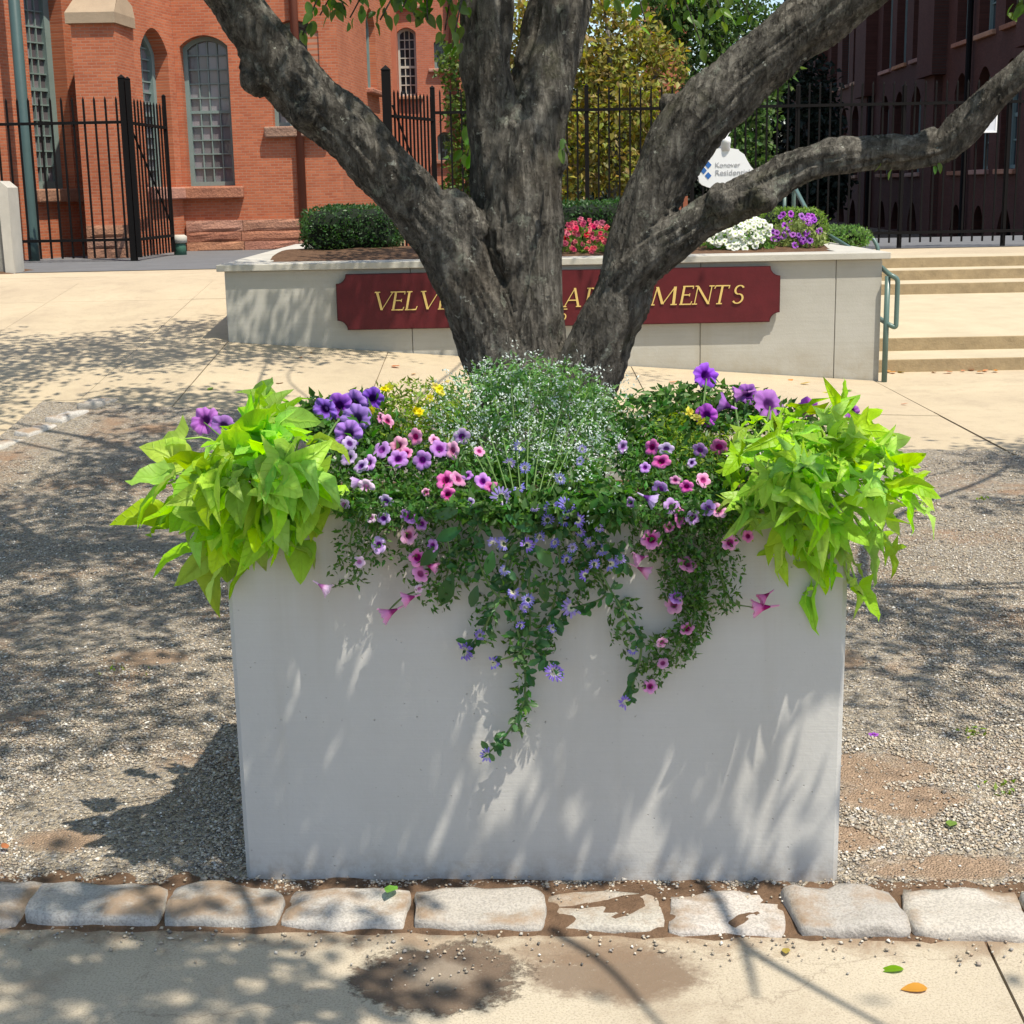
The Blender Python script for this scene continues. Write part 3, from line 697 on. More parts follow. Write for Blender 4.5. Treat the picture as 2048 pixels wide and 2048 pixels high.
GL = {
 'V': [stroke((.04, 1-e), (.40, e), TH), stroke((.40, e), (.80, 1-e), TN), serif(.06, 1-e), serif(.80, 1-e, .22)],
 'E': [stroke((.12, e), (.12, 1-e), TH), stroke((.05, 1-e), (.60, 1-e), .06), stroke((.12, .52), (.48, .52), .055), stroke((.03, e), (.62, e), .06), stroke((.60, 1), (.60, .84), .05), stroke((.62, 0), (.66, .18), .05), stroke((.48, .6), (.48, .44), .04)],
 'L': [stroke((.12, e), (.12, 1-e), TH), serif(.12, 1-e, .3), stroke((.03, e), (.60, e), .06), stroke((.60, 0), (.65, .2), .05)],
 'T': [stroke((.36, e), (.36, 1-e), TH), stroke((0, 1-e), (.74, 1-e), .06), serif(.36, e, .3), stroke((.01, 1), (-.03, .82), .05), stroke((.74, 1), (.72, .82), .05)],
 'A': [stroke((.06, e), (.42, .97), TN), stroke((.42, 1), (.76, e), TH), stroke((.2, .36), (.62, .36), .055), serif(.05, e, .22), serif(.77, e, .26)],
 'P': [stroke((.12, e), (.12, 1-e), TH), serif(.12, e, .3), serif(.08, 1-e, .2)]+arcp(.2, .74, .33, .235, -90, 90, TH*.9),
 'R': [stroke((.12, e), (.12, 1-e), TH), serif(.12, e, .3), serif(.08, 1-e, .2), stroke((.3, .5), (.66, e), TH)]+arcp(.2, .75, .32, .225, -90, 90, TH*.9),
 'M': [stroke((.08, e), (.16, 1-e), TN), stroke((.16, 1-e), (.50, .06), TH), stroke((.50, .06), (.90, 1-e), TN), stroke((.90, 1-e), (.96, e), TH), serif(.07, e, .22), serif(.97, e, .26)],
 'I': [stroke((.14, e), (.14, 1-e), TH), serif(.14, e, .3), serif(.14, 1-e, .3)],
 'N': [stroke((.1, e), (.1, 1-e), TN), stroke((.1, 1-e), (.74, .02), TH), stroke((.74, .02), (.74, 1-e), TN), serif(.1, e, .24), serif(.74, 1-e, .24), serif(.06, 1-e, .14)],
 'S': arcp(.32, .74, .22, .225, 30, 270, TH*.9)+arcp(.32, .28, .25, .245, 90, -150, TH*.9),
 '5': [stroke((.16, 1-e), (.56, 1-e), .07), stroke((.16, 1), (.12, .55), .06)]+arcp(.28, .3, .26, .28, 120, -150, TH),
}
def glyphs(seq, base, hgt, yy, slant=.16, lean=1.0, parent=None, mat=None, th=.006, name='letter'):
    for ch, x in seq:
        v, f = [], []; wf_ = {'M': 1.28, 'N': 1.16, 'V': 1.1, 'A': 1.05}.get(ch, 1.0)
        for poly in GL[ch]:
            k = len(v); m = len(poly)
            ar = sum(poly[i].x*poly[(i+1) % m].y-poly[(i+1) % m].x*poly[i].y for i in range(m))
            if ar < 0: poly = poly[::-1]
            jit = len(v)*1e-5
            for dy in (-th-jit, 0):
                for q in poly: v.append((x+(q.x*lean*wf_+q.y*slant)*hgt, yy+dy, base+q.y*hgt))
            f.append(tuple(k+i for i in range(m))); 
            for i in range(m): f.append((k+i, k+m+i, k+m+(i+1) % m, k+(i+1) % m))
        put(name, mesh(name, v, f, mat), parent)
tx = [('V', 746), ('E', 781), ('L', 808), ('V', 838), ('E', 874), ('T', 903), ('M', 956), ('I', 1006), ('L', 1024), ('L', 1052), ('A', 1126), ('P', 1168), ('A', 1192), ('R', 1232), ('T', 1264), ('M', 1300), ('E', 1357), ('N', 1384), ('T', 1424), ('S', 1461)]
zb_ = atY(1350, 610, sy).z; hh = atY(1350, 572, sy).z-zb_
glyphs([(c, atY(x, 600, sy).x) for c, x in tx], zb_, hh, sy-.002, .2, 1.0, sg, M['gold'])
glyphs([('5', atY(1118, 640, sy).x)], atY(1122, 641, sy).z, hh*.62, sy-.002, .2, .95, sg, M['gold'])

# ================================================================== BUILDINGS
UNITBOX = {}
def unitbox(mat):
    if mat.name not in UNITBOX: UNITBOX[mat.name] = mesh('pane', *box((0, 0, 0), (1, 1, 1)), mat)
    return UNITBOX[mat.name]
class Wall:
    """vertical wall from plan point A to B (left to right seen from the front)"""
    def __init__(s, A, B, z0, z1, mat, parent, thick=.45, name='wall', ext=(0, 0)):
        s.A, s.B = Vector((A[0], A[1], 0)), Vector((B[0], B[1], 0)); s.t = (s.B-s.A).normalized(); s.n = Vector((s.t.y, -s.t.x, 0))
        s.L = (s.B-s.A).length; s.z0, s.z1 = z0, z1; s.mat, s.parent, s.th, s.name = mat, parent, thick, name
        s.M = Matrix(((s.t.x, 0, s.n.x, A[0]), (s.t.y, 0, s.n.y, A[1]), (0, 1, 0, 0), (0, 0, 0, 1)))
        s.holes = []; s.ext = ext
    def uv(s, px, py):
        d = ray(px, py); k = (s.A-CP).dot(s.n)/d.dot(s.n); p = CP+d*k; return (p-s.A).dot(s.t), p.z
    def hole_px(s, xl, xr, yt, yb, arch=.25, inset=.0):
        ym = (yt+yb)/2; xm = (xl+xr)/2; u0, u1 = s.uv(xl, ym)[0], s.uv(xr, ym)[0]; z1, z0 = s.uv(xm, yt)[1], s.uv(xm, yb)[1]
        return s.hole(u0, u1, z0, z1, arch)
    def hole(s, u0, u1, z0, z1, arch=.25): s.holes.append((u0, u1, z0, z1, arch)); return s.holes[-1]
    def outline(s, h, d=0.0):
        u0, u1, z0, z1, a = h; u0 += d; u1 -= d; z0 += d; z1 -= d; rise = a*(u1-u0); o = [(u0, z0), (u1, z0)]
        if a <= 0: return o+[(u1, z1), (u0, z1)]
        n = 10
        for i in range(n+1):
            t = i/n; o.append((u1+(u0-u1)*t, z1-rise+rise*math.sin(math.pi*t)**.8 if 0 < t < 1 else z1-rise))
        return o
    def build(s):
        bm = bmesh.new(); E = []
        loops = [[(-s.ext[0], s.z0), (s.L+s.ext[1], s.z0), (s.L+s.ext[1], s.z1), (-s.ext[0], s.z1)]]+[s.outline(h) for h in s.holes]
        for lo in loops:
            vs = [bm.verts.new((x, y, 0)) for x, y in lo]
            for i in range(len(vs)): E.append(bm.edges.new((vs[i], vs[(i+1) % len(vs)])))
        bmesh.ops.triangle_fill(bm, use_beauty=True, use_dissolve=False, edges=E)
        for q in bm.faces:
            q.normal_update()
            if q.normal.z < 0: q.normal_flip()
        r = bmesh.ops.extrude_face_region(bm, geom=bm.faces[:])
        bmesh.ops.translate(bm, verts=[g for g in r['geom'] if isinstance(g, bmesh.types.BMVert)], vec=(0, 0, -s.th))
        bmesh.ops.recalc_face_normals(bm, faces=bm.faces[:])
        me = bpy.data.meshes.new(s.name); bm.to_mesh(me); bm.free(); me.materials.append(s.mat)
        s.o = put(s.name, me, s.parent, s.M); return s
    def window(s, h, cols, rows, depth=.2, fw=.09, mw=.03, fm='teal', gm='glass', sill=None, rail=True):
        u0, u1, z0, z1, a = h; v, f = join(); parts = []
        # frame : outline ring
        oo = s.outline(h, -.01); ii = s.outline(h, fw); n = len(oo)
        v = [(x, y, -depth) for x, y in oo]+[(x, y, -depth) for x, y in ii]+[(x, y, -depth-.10) for x, y in ii]
        f = [(i, (i+1) % n, n+(i+1) % n, n+i) for i in range(n)]+[(n+i, n+(i+1) % n, 2*n+(i+1) % n, 2*n+i) for i in range(n)]
        wo = put('window', mesh('window', v, f, M[fm]), s.parent, s.M)
        iw, ih = (u1-u0-2*fw)/cols, (z1-z0-2*fw)/rows
        mu = []
        for c in range(1, cols): mu.append(box((u0+fw+iw*c, (z0+z1)/2, -depth-.055), (mw, z1-z0-fw*2, .03)))
        for r_ in range(1, rows):
            big = rail and r_ == rows//2
            mu.append(box(((u0+u1)/2, z0+fw+ih*r_, -depth-.053), (u1-u0-2*fw, mw*(2.4 if big else 1), .034)))
        if mu:
            V, Fc = join(*mu); put('muntins', mesh('muntins', V, Fc, M[fm]), wo, s.M)
        for c in range(cols):
            for r_ in range(rows):
                cx_, cz_ = u0+fw+iw*(c+.5), z0+fw+ih*(r_+.5)
                Mx = s.M @ Matrix.Translation((cx_, cz_, -depth-.075)) @ Matrix.Rotation(U(-.012, .012), 4, 'X') @ Matrix.Rotation(U(-.012, .012), 4, 'Y') @ Matrix.Diagonal((iw, ih, .006, 1))
                put('pane', unitbox(M[gm]), wo, Mx)
        if sill:
            me = boxme('sill', u0-.12, u1+.12, z0-sill, z0-.002, -depth, .10, M['stone'], .02, 2)
            for q in me.vertices:
                q.co += Vector((0, .018*mnoise.noise(q.co*3), .025*mnoise.noise(q.co*4+Vector((9, 0, 0)))))
            put('sill', me, wo, s.M)
        return wo
def plan(px, Y, py=330): p = atY(px, py, Y); return (p.x, p.y)

# ---- hall on the left
hall = thing('brick_hall', 'sunlit orange brick hall with tall arched grey green windows', 'building', (-6, 20, ZP))
zt = 9.0
YB, YE = 19.6, 21.6
A0, A1 = plan(-15, 19.2), plan(190, 20.9)
wa = Wall(A0, A1, ZP-.1, zt, M['brick'], hall); h1 = wa.hole_px(60, 134, -60, 378, .3); wa.build(); wa.window(h1, 4, 13, .22, .10, .018, sill=.17)
# dark recess at the far left
wl = Wall((-15.5, 18.6), plan(-14, 19.15), ZP-.1, zt, M['brick'], hall); wl.build()
# front pier with a stone weathering
B0, B1 = plan(163, YB), plan(248, YB); B2 = plan(283, 20.35)
wb = Wall(B0, B1, ZP-.1, 3.62, M['brick'], hall, .3).build()
wb2 = Wall(B1, B2, ZP-.1, 3.62, M['brick'], hall, .3, ext=(-.001, 0)).build()
Z0 = 3.62
v = [(B0[0]-.05, B0[1]-.06, Z0), (B1[0]+.03, B1[1]-.06, Z0), (B2[0]+.05, B2[1]-.02, Z0), (B0[0]-.05, B2[1]+.3, Z0),
     (B0[0]-.05, B0[1]-.06, Z0+.13), (B1[0]+.03, B1[1]-.06, Z0+.13), (B2[0]+.05, B2[1]-.02, Z0+.13), (B0[0]-.05, B2[1]+.3, Z0+.13),
     (B0[0]+.1, B2[1]+.1, Z0+.75), (B1[0]-.05, B2[1]+.05, Z0+.75), (B2[0]-.1, B2[1]+.25, Z0+.75), (B0[0]+.1, B2[1]+.4, Z0+.75)]
f = [(0, 1, 5, 4), (1, 2, 6, 5), (2, 3, 7, 6), (3, 0, 4, 7), (4, 5, 9, 8), (5, 6, 10, 9), (6, 7, 11, 10), (7, 4, 8, 11), (8, 9, 10, 11), (3, 2, 1, 0)]
put('weathering', mesh('weathering', v, f, M['limestone']), hall)
C1 = plan(362, YE)
wc = Wall(B2, C1, ZP-.1, zt, M['brick'], hall, ext=(.1, .12)); h2 = wc.hole_px(288, 342, 58, 374, .35); wc.build(); wc.window(h2, 3, 13, .2, .09, .018, sill=.17)
E1 = plan(684, YE)
we = Wall(C1, E1, ZP-.1, zt, M['brick'], hall, .42, ext=(-.002, 0))
h3 = we.hole_px(367, 462, 70, 372, .22); h4 = we.hole_px(541, 640, 40, 252, .22); we.build()
we.window(h3, 4, 10, .2, .06, .016, sill=.17); we.window(h4, 4, 7, .2, .06, .016, sill=.15)
F1 = plan(762, 24.8)
wf = Wall(E1, F1, ZP-.1, zt, M['brick'], hall, .42)
h5 = wf.hole_px(733, 751, 18, 178, .3); wf.build()
wf.window(h5, 1, 4, .1, .05, .03, 'teal', 'glassd', sill=.08)
f2 = plan(790, 25.6)
Wall(F1, f2, ZP-.1, zt, M['brick'], hall, .42).build()
# brown upright tube drawn along a dark line of the front, grey green downpipe
pu = atY(592, 100, YE); put('downpipe', mesh('downpipe', *tube([(pu.x, YE-.06, ZP), (pu.x, YE-.06, 9)], .058, 10), M['brown'], True), hall)
dp0 = atY(60, 300, 19.3)
put('downpipe', mesh('downpipe', *tube([(dp0.x-.02, 19.16, ZP), (dp0.x-.02, 19.16, ZP+.25), (dp0.x-.02, 19.2, ZP+.4), (dp0.x, 19.22, 8.5)], .07, 12), plain('dark pipe paint', (.055, .095, .09), .45, .4, 3), True), hall)
# brownstone plinth courses under the front and the pier
for (pa, pb, Yf) in ((plan(366, YE), plan(610, YE), YE), (plan(165, YB), plan(248, YB), YB)):
    zc = ZP-.02
    for hgt, ov, seed in ((.15, .10, 1), (.14, .085, 2), (.16, .07, 3)):
        x = pa[0]
        while x < pb[0]-.05:
            L = min(U(.55, 1.1), pb[0]-x)
            me = boxme('stone', x+.004, x+L-.004, Yf-ov, Yf+.02, zc+.004, zc+hgt-.003, M['stone'])
            bm = bmesh.new(); bm.from_mesh(me); bmesh.ops.subdivide_edges(bm, edges=bm.edges[:], cuts=3, use_grid_fill=True)
            for q in bm.verts:
                if q.co.y < Yf-.01:
                    inn = min(q.co.x-x, x+L-q.co.x, q.co.z-zc, zc+hgt-q.co.z)
                    q.co.y += -.035*max(0, mnoise.noise(q.co*5+Vector((seed, 0, 0)))+.4)*(1 if inn > .02 else .0)
            bm.to_mesh(me); bm.free(); put('stone', me, hall); x += L
        zc += hgt
# ---- far wing behind the gate
wing = thing('brick_wing', 'far salmon brick wing seen through the open gate', 'building', (-2, 33, 0))
G0, G1 = plan(770, 32), plan(1010, 32)
wg = Wall(G0, G1, -.05, 12, M['brick_far'], wing)
hs = [wg.hole_px(795, 833, 55, 192, .25), wg.hole_px(868, 898, 79, 137, .2), wg.hole_px(875, 904, 264, 320, .3), wg.hole_px(797, 832, -120, 10, .1)]
wg.build()
for h, c, r_ in zip(hs, (3, 2, 2, 3), (7, 3, 3, 6)): wg.window(h, c, r_, .15, .05, .02, 'cream' if r_ == 7 else 'teal', 'glassd', sill=.08)
pu = atY(908, 100, 31.9); put('downpipe', mesh('downpipe', *tube([(pu.x, 31.9, 0), (pu.x, 31.9, 11.5)], .09, 8), M['brown'], True), wing)  # brown upright tube set along the groove of the wing
pu = atY(783, 100, 31.9); put('pilaster', boxme('pilaster', pu.x-.1, pu.x+.12, 31.75, 32.1, 0, 11.5, M['brick_far']), wing)
tw = thing('brick_tower', 'distant narrow salmon brick block glimpsed behind the turning tree', 'building', (5, 46, 0))
T0, T1, T2 = plan(1318, 46), plan(1352, 46), plan(1376, 48)
Wall(T0, T1, -.05, 13, M['brick_far'], tw, 3).build(); Wall(T1, T2, -.05, 12.6, M['brick_far'], tw, 1).build()

# ---- shaded mill on the right
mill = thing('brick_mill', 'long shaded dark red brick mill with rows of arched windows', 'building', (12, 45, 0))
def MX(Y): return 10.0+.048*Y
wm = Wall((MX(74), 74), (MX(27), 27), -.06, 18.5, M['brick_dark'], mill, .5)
def mu_(Y): return (Vector((MX(Y), Y, 0))-wm.A).dot(wm.t)
WN = []
bays = [(30.4, 28.1), (35.6, 37.95, 40.2), (45.5, 47.9, 50.1), (55.4, 57.8, 60.3), (65.4, 67.8)]
for bay in bays:
    for Y in bay:
        u = mu_(Y)
        WN.append((wm.hole(u-.62, u+.62, -.02, .85, .5), 1, 1)); WN.append((wm.hole(u-.68, u+.68, 1.72, 4.2, .35), 2, 4)); WN.append((wm.hole(u-.75, u+.75, 5.0, 9.0, .2), 2, 6))
        WN.append((wm.hole(u-.75, u+.75, 10.2, 14.2, .2), 2, 1))
wm.build()
for h, c, r_ in WN: wm.window(h, c, r_, .25, .09, .04, 'teal' if r_ > 1 else 'iron', 'glassd', sill=.12 if r_ > 2 else None)
for Y in (33.1, 42.9, 52.7, 62.9):
    u = mu_(Y)
    put('pier', boxme('pier', u-.95, u+.95, 4.3, 18.4, .0, .38, M['brick_dark']), mill, wm.M)
    put('pier', boxme('pier', u-.6, u+.6, -.05, 4.3, .0, .22, M['brick_dark']), mill, wm.M)
for Y in (39.1, 52.0): 
    p = wm.M @ Vector((mu_(Y), 0, .12)); put('downpipe', mesh('downpipe', *tube([(p.x, p.y, 0), (p.x, p.y, 18)], .075, 8), M['iron']), mill)
wm2 = Wall((MX(27), 27), (MX(27)+12, 27), -.06, 18.5, M['brick_dark'], mill, .5).build()

# ================================================================== FENCE AND GATES
def fence_run(t, A, B, zb, hgt, n, rails, pr=.011, posts=(), gap=0.0, square=True, tip=.12):
    A, B = Vector(A), Vector(B); d = (B-A); L = d.length; d.normalize(); ang = math.atan2(d.y, d.x)
    pk = mesh('picket', *join(box((0, 0, hgt/2-.02), (pr*2, pr*2, hgt-.04)), ([(-pr, -pr, hgt-.04), (pr, -pr, hgt-.04), (pr, pr, hgt-.04), (-pr, pr, hgt-.04), (0, 0, hgt)], [(0, 1, 4), (1, 2, 4), (2, 3, 4), (3, 0, 4)])), M['iron'])
    for k in range(n):
        p = A+d*(L*(k+.5)/n); put('picket', pk, t, Matrix.Translation((p.x, p.y, zb)) @ Matrix.Rotation(ang, 4, 'Z'))
    for z_ in rails:
        me = mesh('rail', *box((L/2, 0, 0), (L, .04, .034)), M['iron']); put('rail', me, t, Matrix.Translation((A.x, A.y, z_)) @ Matrix.Rotation(ang, 4, 'Z'))
def post(t, x, y, z0, h, r, name='post'):
    me = mesh(name, *join(box((0, 0, h/2), (2*r, 2*r, h)), ([(-r*1.15, -r*1.15, h), (r*1.15, -r*1.15, h), (r*1.15, r*1.15, h), (-r*1.15, r*1.15, h), (0, 0, h+r*1.1)], [(0, 1, 4), (1, 2, 4), (2, 3, 4), (3, 0, 4), (3, 2, 1, 0)])), M['iron'])
    put(name, me, t, Matrix.Translation((x, y, z0)))
YF = 18.6
def fx(px, Y=YF, py=300): return atY(px, py, Y).x
zbF = ZP+.05
topL = atY(150, 193, YF).z-zbF
lf = thing('iron_fence', 'black iron picket fence left of the open gate', 'fence', (fx(-60), YF, ZP))
fence_run(lf, (fx(-70)-3.1, YF, 0), (fx(250), YF, 0), zbF, topL, 38, (atY(150, 246, YF).z, atY(150, 481, YF).z))
post(lf, fx(253), YF, ZP-.02, atY(253, 152, YF).z-ZP, .038)
gl = thing('iron_gate', 'black iron gate leaf swung inward beside the left fence', 'gate', (fx(268), YF, ZP))
ga = Vector((fx(266), YF-.03, 0)); gb = Vector((fx(334, YF+1.5), YF+1.5, 0))
fence_run(gl, ga, gb, zbF, topL-.02, 11, (atY(268, 246, YF).z, atY(268, 479, YF).z), .010)
post(gl, ga.x, ga.y, zbF, atY(264, 158, YF).z-zbF, .027, 'stile'); post(gl, gb.x, gb.y, zbF, topL+.08, .022, 'stile')
for k in range(2):
    a_ = ga+Vector((0, 0, zbF+1.55)); b_ = gb+Vector((0, 0, zbF+.35))
    if k == 0: put('brace', mesh('brace', *tube([a_, b_], .013, 6), M['iron']), gl)
gr = thing('iron_gate', 'black iron gate leaf swung inward right of the brick hall', 'gate', (fx(778), YF, ZP))
ga = Vector((fx(788), YF, 0)); gb = Vector((fx(868, YF+1.2), YF+1.2, 0))
topR = atY(880, 176, YF).z-zbF
fence_run(gr, ga, gb, zbF, topR, 11, (atY(800, 232, YF).z, zbF+.16), .010)
post(gr, gb.x, gb.y, zbF, topR+.08, .03, 'stile')
a_ = ga+Vector((0, 0, zbF+1.75)); b_ = gb+Vector((0, 0, zbF+.35)); put('brace', mesh('brace', *tube([a_, b_], .013, 6), M['iron']), gr)
rf = thing('iron_fence', 'long black iron picket fence behind the raised flower bed', 'fence', (fx(776), YF, ZP))
post(rf, fx(777), YF, ZP-.02, atY(777, 136, YF).z-ZP, .052)
fence_run(rf, (fx(872), YF+.02, 0), (fx(2130), YF, 0), zbF, atY(1200, 172, YF).z-zbF, 60, (atY(1200, 219, YF).z, zbF+.12), .010)
for px in (1174, 1385, 1595, 1806, 2016): post(rf, fx(px), YF+.03, ZP-.02, atY(px, 168, YF).z-ZP, .024)
# notice on the fence
na, nb = atY(1934, 204, YF-.06), atY(1993, 265, YF-.06)
ns = thing('notice_board', 'small white rectangular notice fixed on the dark fence', 'sign', (na.x, YF-.06, nb.z))
put('panel', boxme('panel', na.x, nb.x, YF-.065, YF-.045, nb.z, na.z, plain('notice face', (.62, .64, .68), .5, .08), .003, 1), ns)
fr = []
for (x0, x1, z0, z1) in ((na.x, nb.x, na.z-.02, na.z), (na.x, nb.x, nb.z, nb.z+.02), (na.x, na.x+.02, nb.z+.021, na.z-.021), (nb.x-.02, nb.x, nb.z+.021, na.z-.021)):
    fr.append(bbox(x0, x1, YF-.072, YF-.0655, z0, z1))
V, Fc = join(*fr); put('frame', mesh('frame', V, Fc, M['white']), ns)

# ---- white shaped sign on a post in the raised bed
yw = 12.9
def sgp(cx_, cy_): return atY(1380+cx_/9.66, 200+cy_/9.66, yw)
left = [(690, 925), (600, 930), (440, 955), (425, 985), (330, 1050), (270, 1170), (205, 1280), (120, 1370), (125, 1430), (165, 1500), (180, 1590), (230, 1640), (330, 1680), (470, 1725), (560, 1770), (690, 1790)]
oc = [(x, y) for x, y in left]+[(1380-x, y) for x, y in left[::-1][1:-1]]
ws = thing('estate_sign', 'white shaped sign with three blue diamonds above the flower bed', 'sign', (sgp(690, 1400).x, yw, WT))
P3 = [sgp(*q) for q in oc][::-1]; n = len(P3)
v = [(p.x, yw, p.z) for p in P3]+[(p.x, yw+.04, p.z) for p in P3]
f = [tuple(range(n))]+[(i, i+n, (i+1) % n+n, (i+1) % n) for i in range(n)]+[tuple(range(2*n-1, n-1, -1))]
me = mesh('board', v, f, M['white']); put('board', me, ws)
c = sgp(690, 1000); ps = .045
put('post', boxme('post', c.x-ps, c.x+ps, yw+.045, yw+.135, WT-.1, sgp(690, 830).z, M['white'], .004, 1), ws)
q0 = sgp(590, 925); q1 = sgp(795, 830); q2 = sgp(690, 720)
rr = (q1.x-q0.x)/2
prof = [(q0.z-.02, rr*.92), (q1.z-.004, rr*.92), (q1.z, rr*1.02), (q1.z+.03, rr*1.02), (q1.z+.05, rr*.85), (q2.z, rr*.4), (q2.z+.01, rr*.2)]
V, Fc = tube([(c.x, yw+.02, z_) for z_, _ in prof], [r_ for _, r_ in prof], 16); put('finial', mesh('finial', V, Fc, M['white'], True), ws)
cu = [sgp(690, 720), sgp(720, 680), sgp(760, 630), sgp(785, 595)]; put('hook', mesh('hook', *tube([(p.x, yw+.02, p.z) for p in cu], [.012, .009, .006, .009], 8), M['white'], True), ws)
for (cx_, cy_) in ((353, 1255), (262, 1362), (350, 1462)):
    p = sgp(cx_, cy_); d_ = sgp(cx_+64, cy_).x-p.x
    put('diamond', mesh('diamond', *join(([(p.x-d_, yw-.003, p.z), (p.x, yw-.003, p.z-d_*1.08), (p.x+d_, yw-.003, p.z), (p.x, yw-.003, p.z+d_*1.08)], [(0, 1, 2, 3)])), M['blue']), ws)
def textmesh(txt, size):
    cu_ = bpy.data.curves.new('lettering', 'FONT'); cu_.body = txt; cu_.size = size; cu_.extrude = .0008
    to = bpy.data.objects.new('lettering', cu_); COL.objects.link(to); dg = bpy.context.evaluated_depsgraph_get()
    me_ = bpy.data.meshes.new_from_object(to.evaluated_get(dg)); bpy.data.objects.remove(to); bpy.data.curves.remove(cu_); return me_
for txt, x0, x1, yb_ in (('Konover', 480, 960, 1300), ('Residential', 480, 1140, 1455)):
    me = textmesh(txt, .1); xs_ = [q.co.x for q in me.vertices]; wd = max(xs_)-min(xs_); p = sgp(x0, yb_); sc = (sgp(x1, yb_).x-p.x)/wd
    me.materials.clear(); me.materials.append(M['greytext'])
    put('lettering', me, ws, Matrix.Translation((p.x, yw-.003, p.z)) @ Matrix.Rotation(math.pi/2, 4, 'X') @ Matrix.Diagonal((sc, .12*.62*sc/.1*1.3 if False else sc*.95, 1, 1)))

# ================================================================== HANDRAILS
hr = thing('handrail', 'grey green pipe handrail at the right end of the sign wall', 'handrail', (WX1+.1, 11.3, 0))
yh = WY-.05
def hp(px, py, Y=yh): return atY(px, py, Y)
pA, pB = hp(1774, 552), hp(1774, 748); zt_, zl = pA.z, hp(1774, 648).z; x1_, x2_ = hp(1774, 600).x, hp(1792, 600).x
put('post', mesh('post', *tube([(x1_, yh, -.02), (x1_, yh, zt_)], .021, 12), M['rail'], True), hr)
def rnd(pts, rad=.05, n=5):
    o = [Vector(pts[0])]
    for a, b, c in zip(pts, pts[1:], pts[2:]):
        a, b, c = Vector(a), Vector(b), Vector(c); d1 = (a-b).normalized(); d2 = (c-b).normalized(); r_ = min(rad, (a-b).length*.45, (c-b).length*.45)
        for i in range(n+1):
            t = i/n; o.append((b+d1*r_)*(1-t)**2+b*2*t*(1-t)+(b+d2*r_)*t*t)
    o.append(Vector(pts[-1])); return o
put('rail', mesh('rail', *tube(rnd([(x1_-.03, yh+2.6, zt_+.30), (x1_, yh+.25, zt_+.06), (x1_+.01, yh-.02, zt_+.01), (x2_, yh-.03, zt_-.02), (x2_, yh-.03, zl-.03), (x1_+.01, yh-.02, zl), (x1_, yh+.3, zl+.03), (x1_-.03, yh+2.6, zl+.28)]), .019, 10), M['rail'], True), hr)
hr2 = thing('handrail', 'small grey green pipe rail behind the right coping', 'handrail', (3.2, 14.6, .3))
pts_ = [atY(1728, 476, 14.8), atY(1745, 475, 14.8), atY(1756, 494, 14.75), atY(1757, 560, 14.7)]
pts_[-1].z = .33
put('rail', mesh('rail', *tube(rnd([tuple(p) for p in pts_], .06), .02, 10), M['rail'], True), hr2)
hr3 = thing('handrail', 'sloping grey green pipe rail behind the light hedge', 'handrail', (4, 17.5, .6))
pa, pb, pc3 = atY(1588, 372, 17.3), atY(1612, 418, 16.6), atY(1622, 432, 16.5)
pts_ = [(pa.x, pa.y, ZP2), (pa.x, pa.y, pa.z), (pb.x, pb.y, pb.z), (pc3.x, pc3.y, pc3.z), (pc3.x+.02, pc3.y, .55)]
put('rail', mesh('rail', *tube(rnd(pts_, .08), .024, 10), M['rail'], True), hr3)
put('post', mesh('post', *tube([(pa.x-.10, pa.y+.02, ZP2), (pa.x-.10, pa.y+.02, pa.z-.05)], .02, 8), M['rail'], True), hr3)

# ---- wing wall and mulch at the far left, utility stub
wwY = 16.2
pa, pb = atY(25, 520, wwY), atY(-6, 366, wwY)
ww = thing('wing_wall', 'rough grey stone wing wall with pale sloping edge', 'wall', (pa.x, wwY, .6))
v = [(pa.x-1.4, wwY, .4), (pa.x, wwY, .4), (pb.x+.1, wwY, pb.z-.04), (pb.x+.02, wwY, pb.z), (pa.x-1.4, wwY, pb.z+.02)]
v = v+[(x, y+.27, z_) for x, y, z_ in v]
f = [(0, 1, 2, 3, 4), (9, 8, 7, 6, 5)]+[(i, i+5, (i+1) % 5+5, (i+1) % 5) for i in range(5)]
put('core', mesh('core', v, f, plain('grey rubble', (.26, .25, .22), .9, .6, 6, .9, 14)), ww)
e0 = Vector((pa.x, wwY-.03, .4)); 
sp2 = [(pa.x-.07, .4), (pa.x+.02, .4), (pb.x+.12, pb.z-.05), (pb.x+.04, pb.z+.02), (pa.x-1.4, pb.z+.04), (pa.x-1.4, pb.z-.0), (pb.x+.01, pb.z-.03)]
n = len(sp2); v = [(x, wwY-.04, z_) for x, z_ in sp2]+[(x, wwY+.30, z_) for x, z_ in sp2]
f = [tuple(range(n)), tuple(range(2*n-1, n-1, -1))]+[(i, i+n, (i+1) % n+n, (i+1) % n) for i in range(n)]
put('edge_coping', mesh('edge_coping', v, f, M['coping']), ww)
mz = atZ(20, 560, .62)
tag(put('mulch_bed', blobsheet('mulch_bed', (mz.x-.55, mz.y+.15), .85, .75, .68, M['mulch'], 40, .10, 2.2)), 'brown mulch below the stone wing wall at far left', 'mulch', kind='structure')
ub = atZ(362, 524, ZP)
ub = atY(362, 524, 20.2)
us = thing('utility_stub', 'short green utility stub with pale cap beside the hall', 'bollard', (ub.x, 20.2, ZP))
put('base', mesh('base', *tube([(ub.x, 20.2, ZP-.02), (ub.x, 20.2, ZP+.14), (ub.x, 20.2, ZP+.16)], [.085, .08, .07], 14), M['utility'], True), us)
put('cap', mesh('cap', *tube([(ub.x, 20.2, ZP+.16), (ub.x, 20.2, ZP+.17), (ub.x, 20.2, ZP+.25), (ub.x, 20.2, ZP+.27)], [.07, .10, .10, .07], 14), M['cream'], True), us)

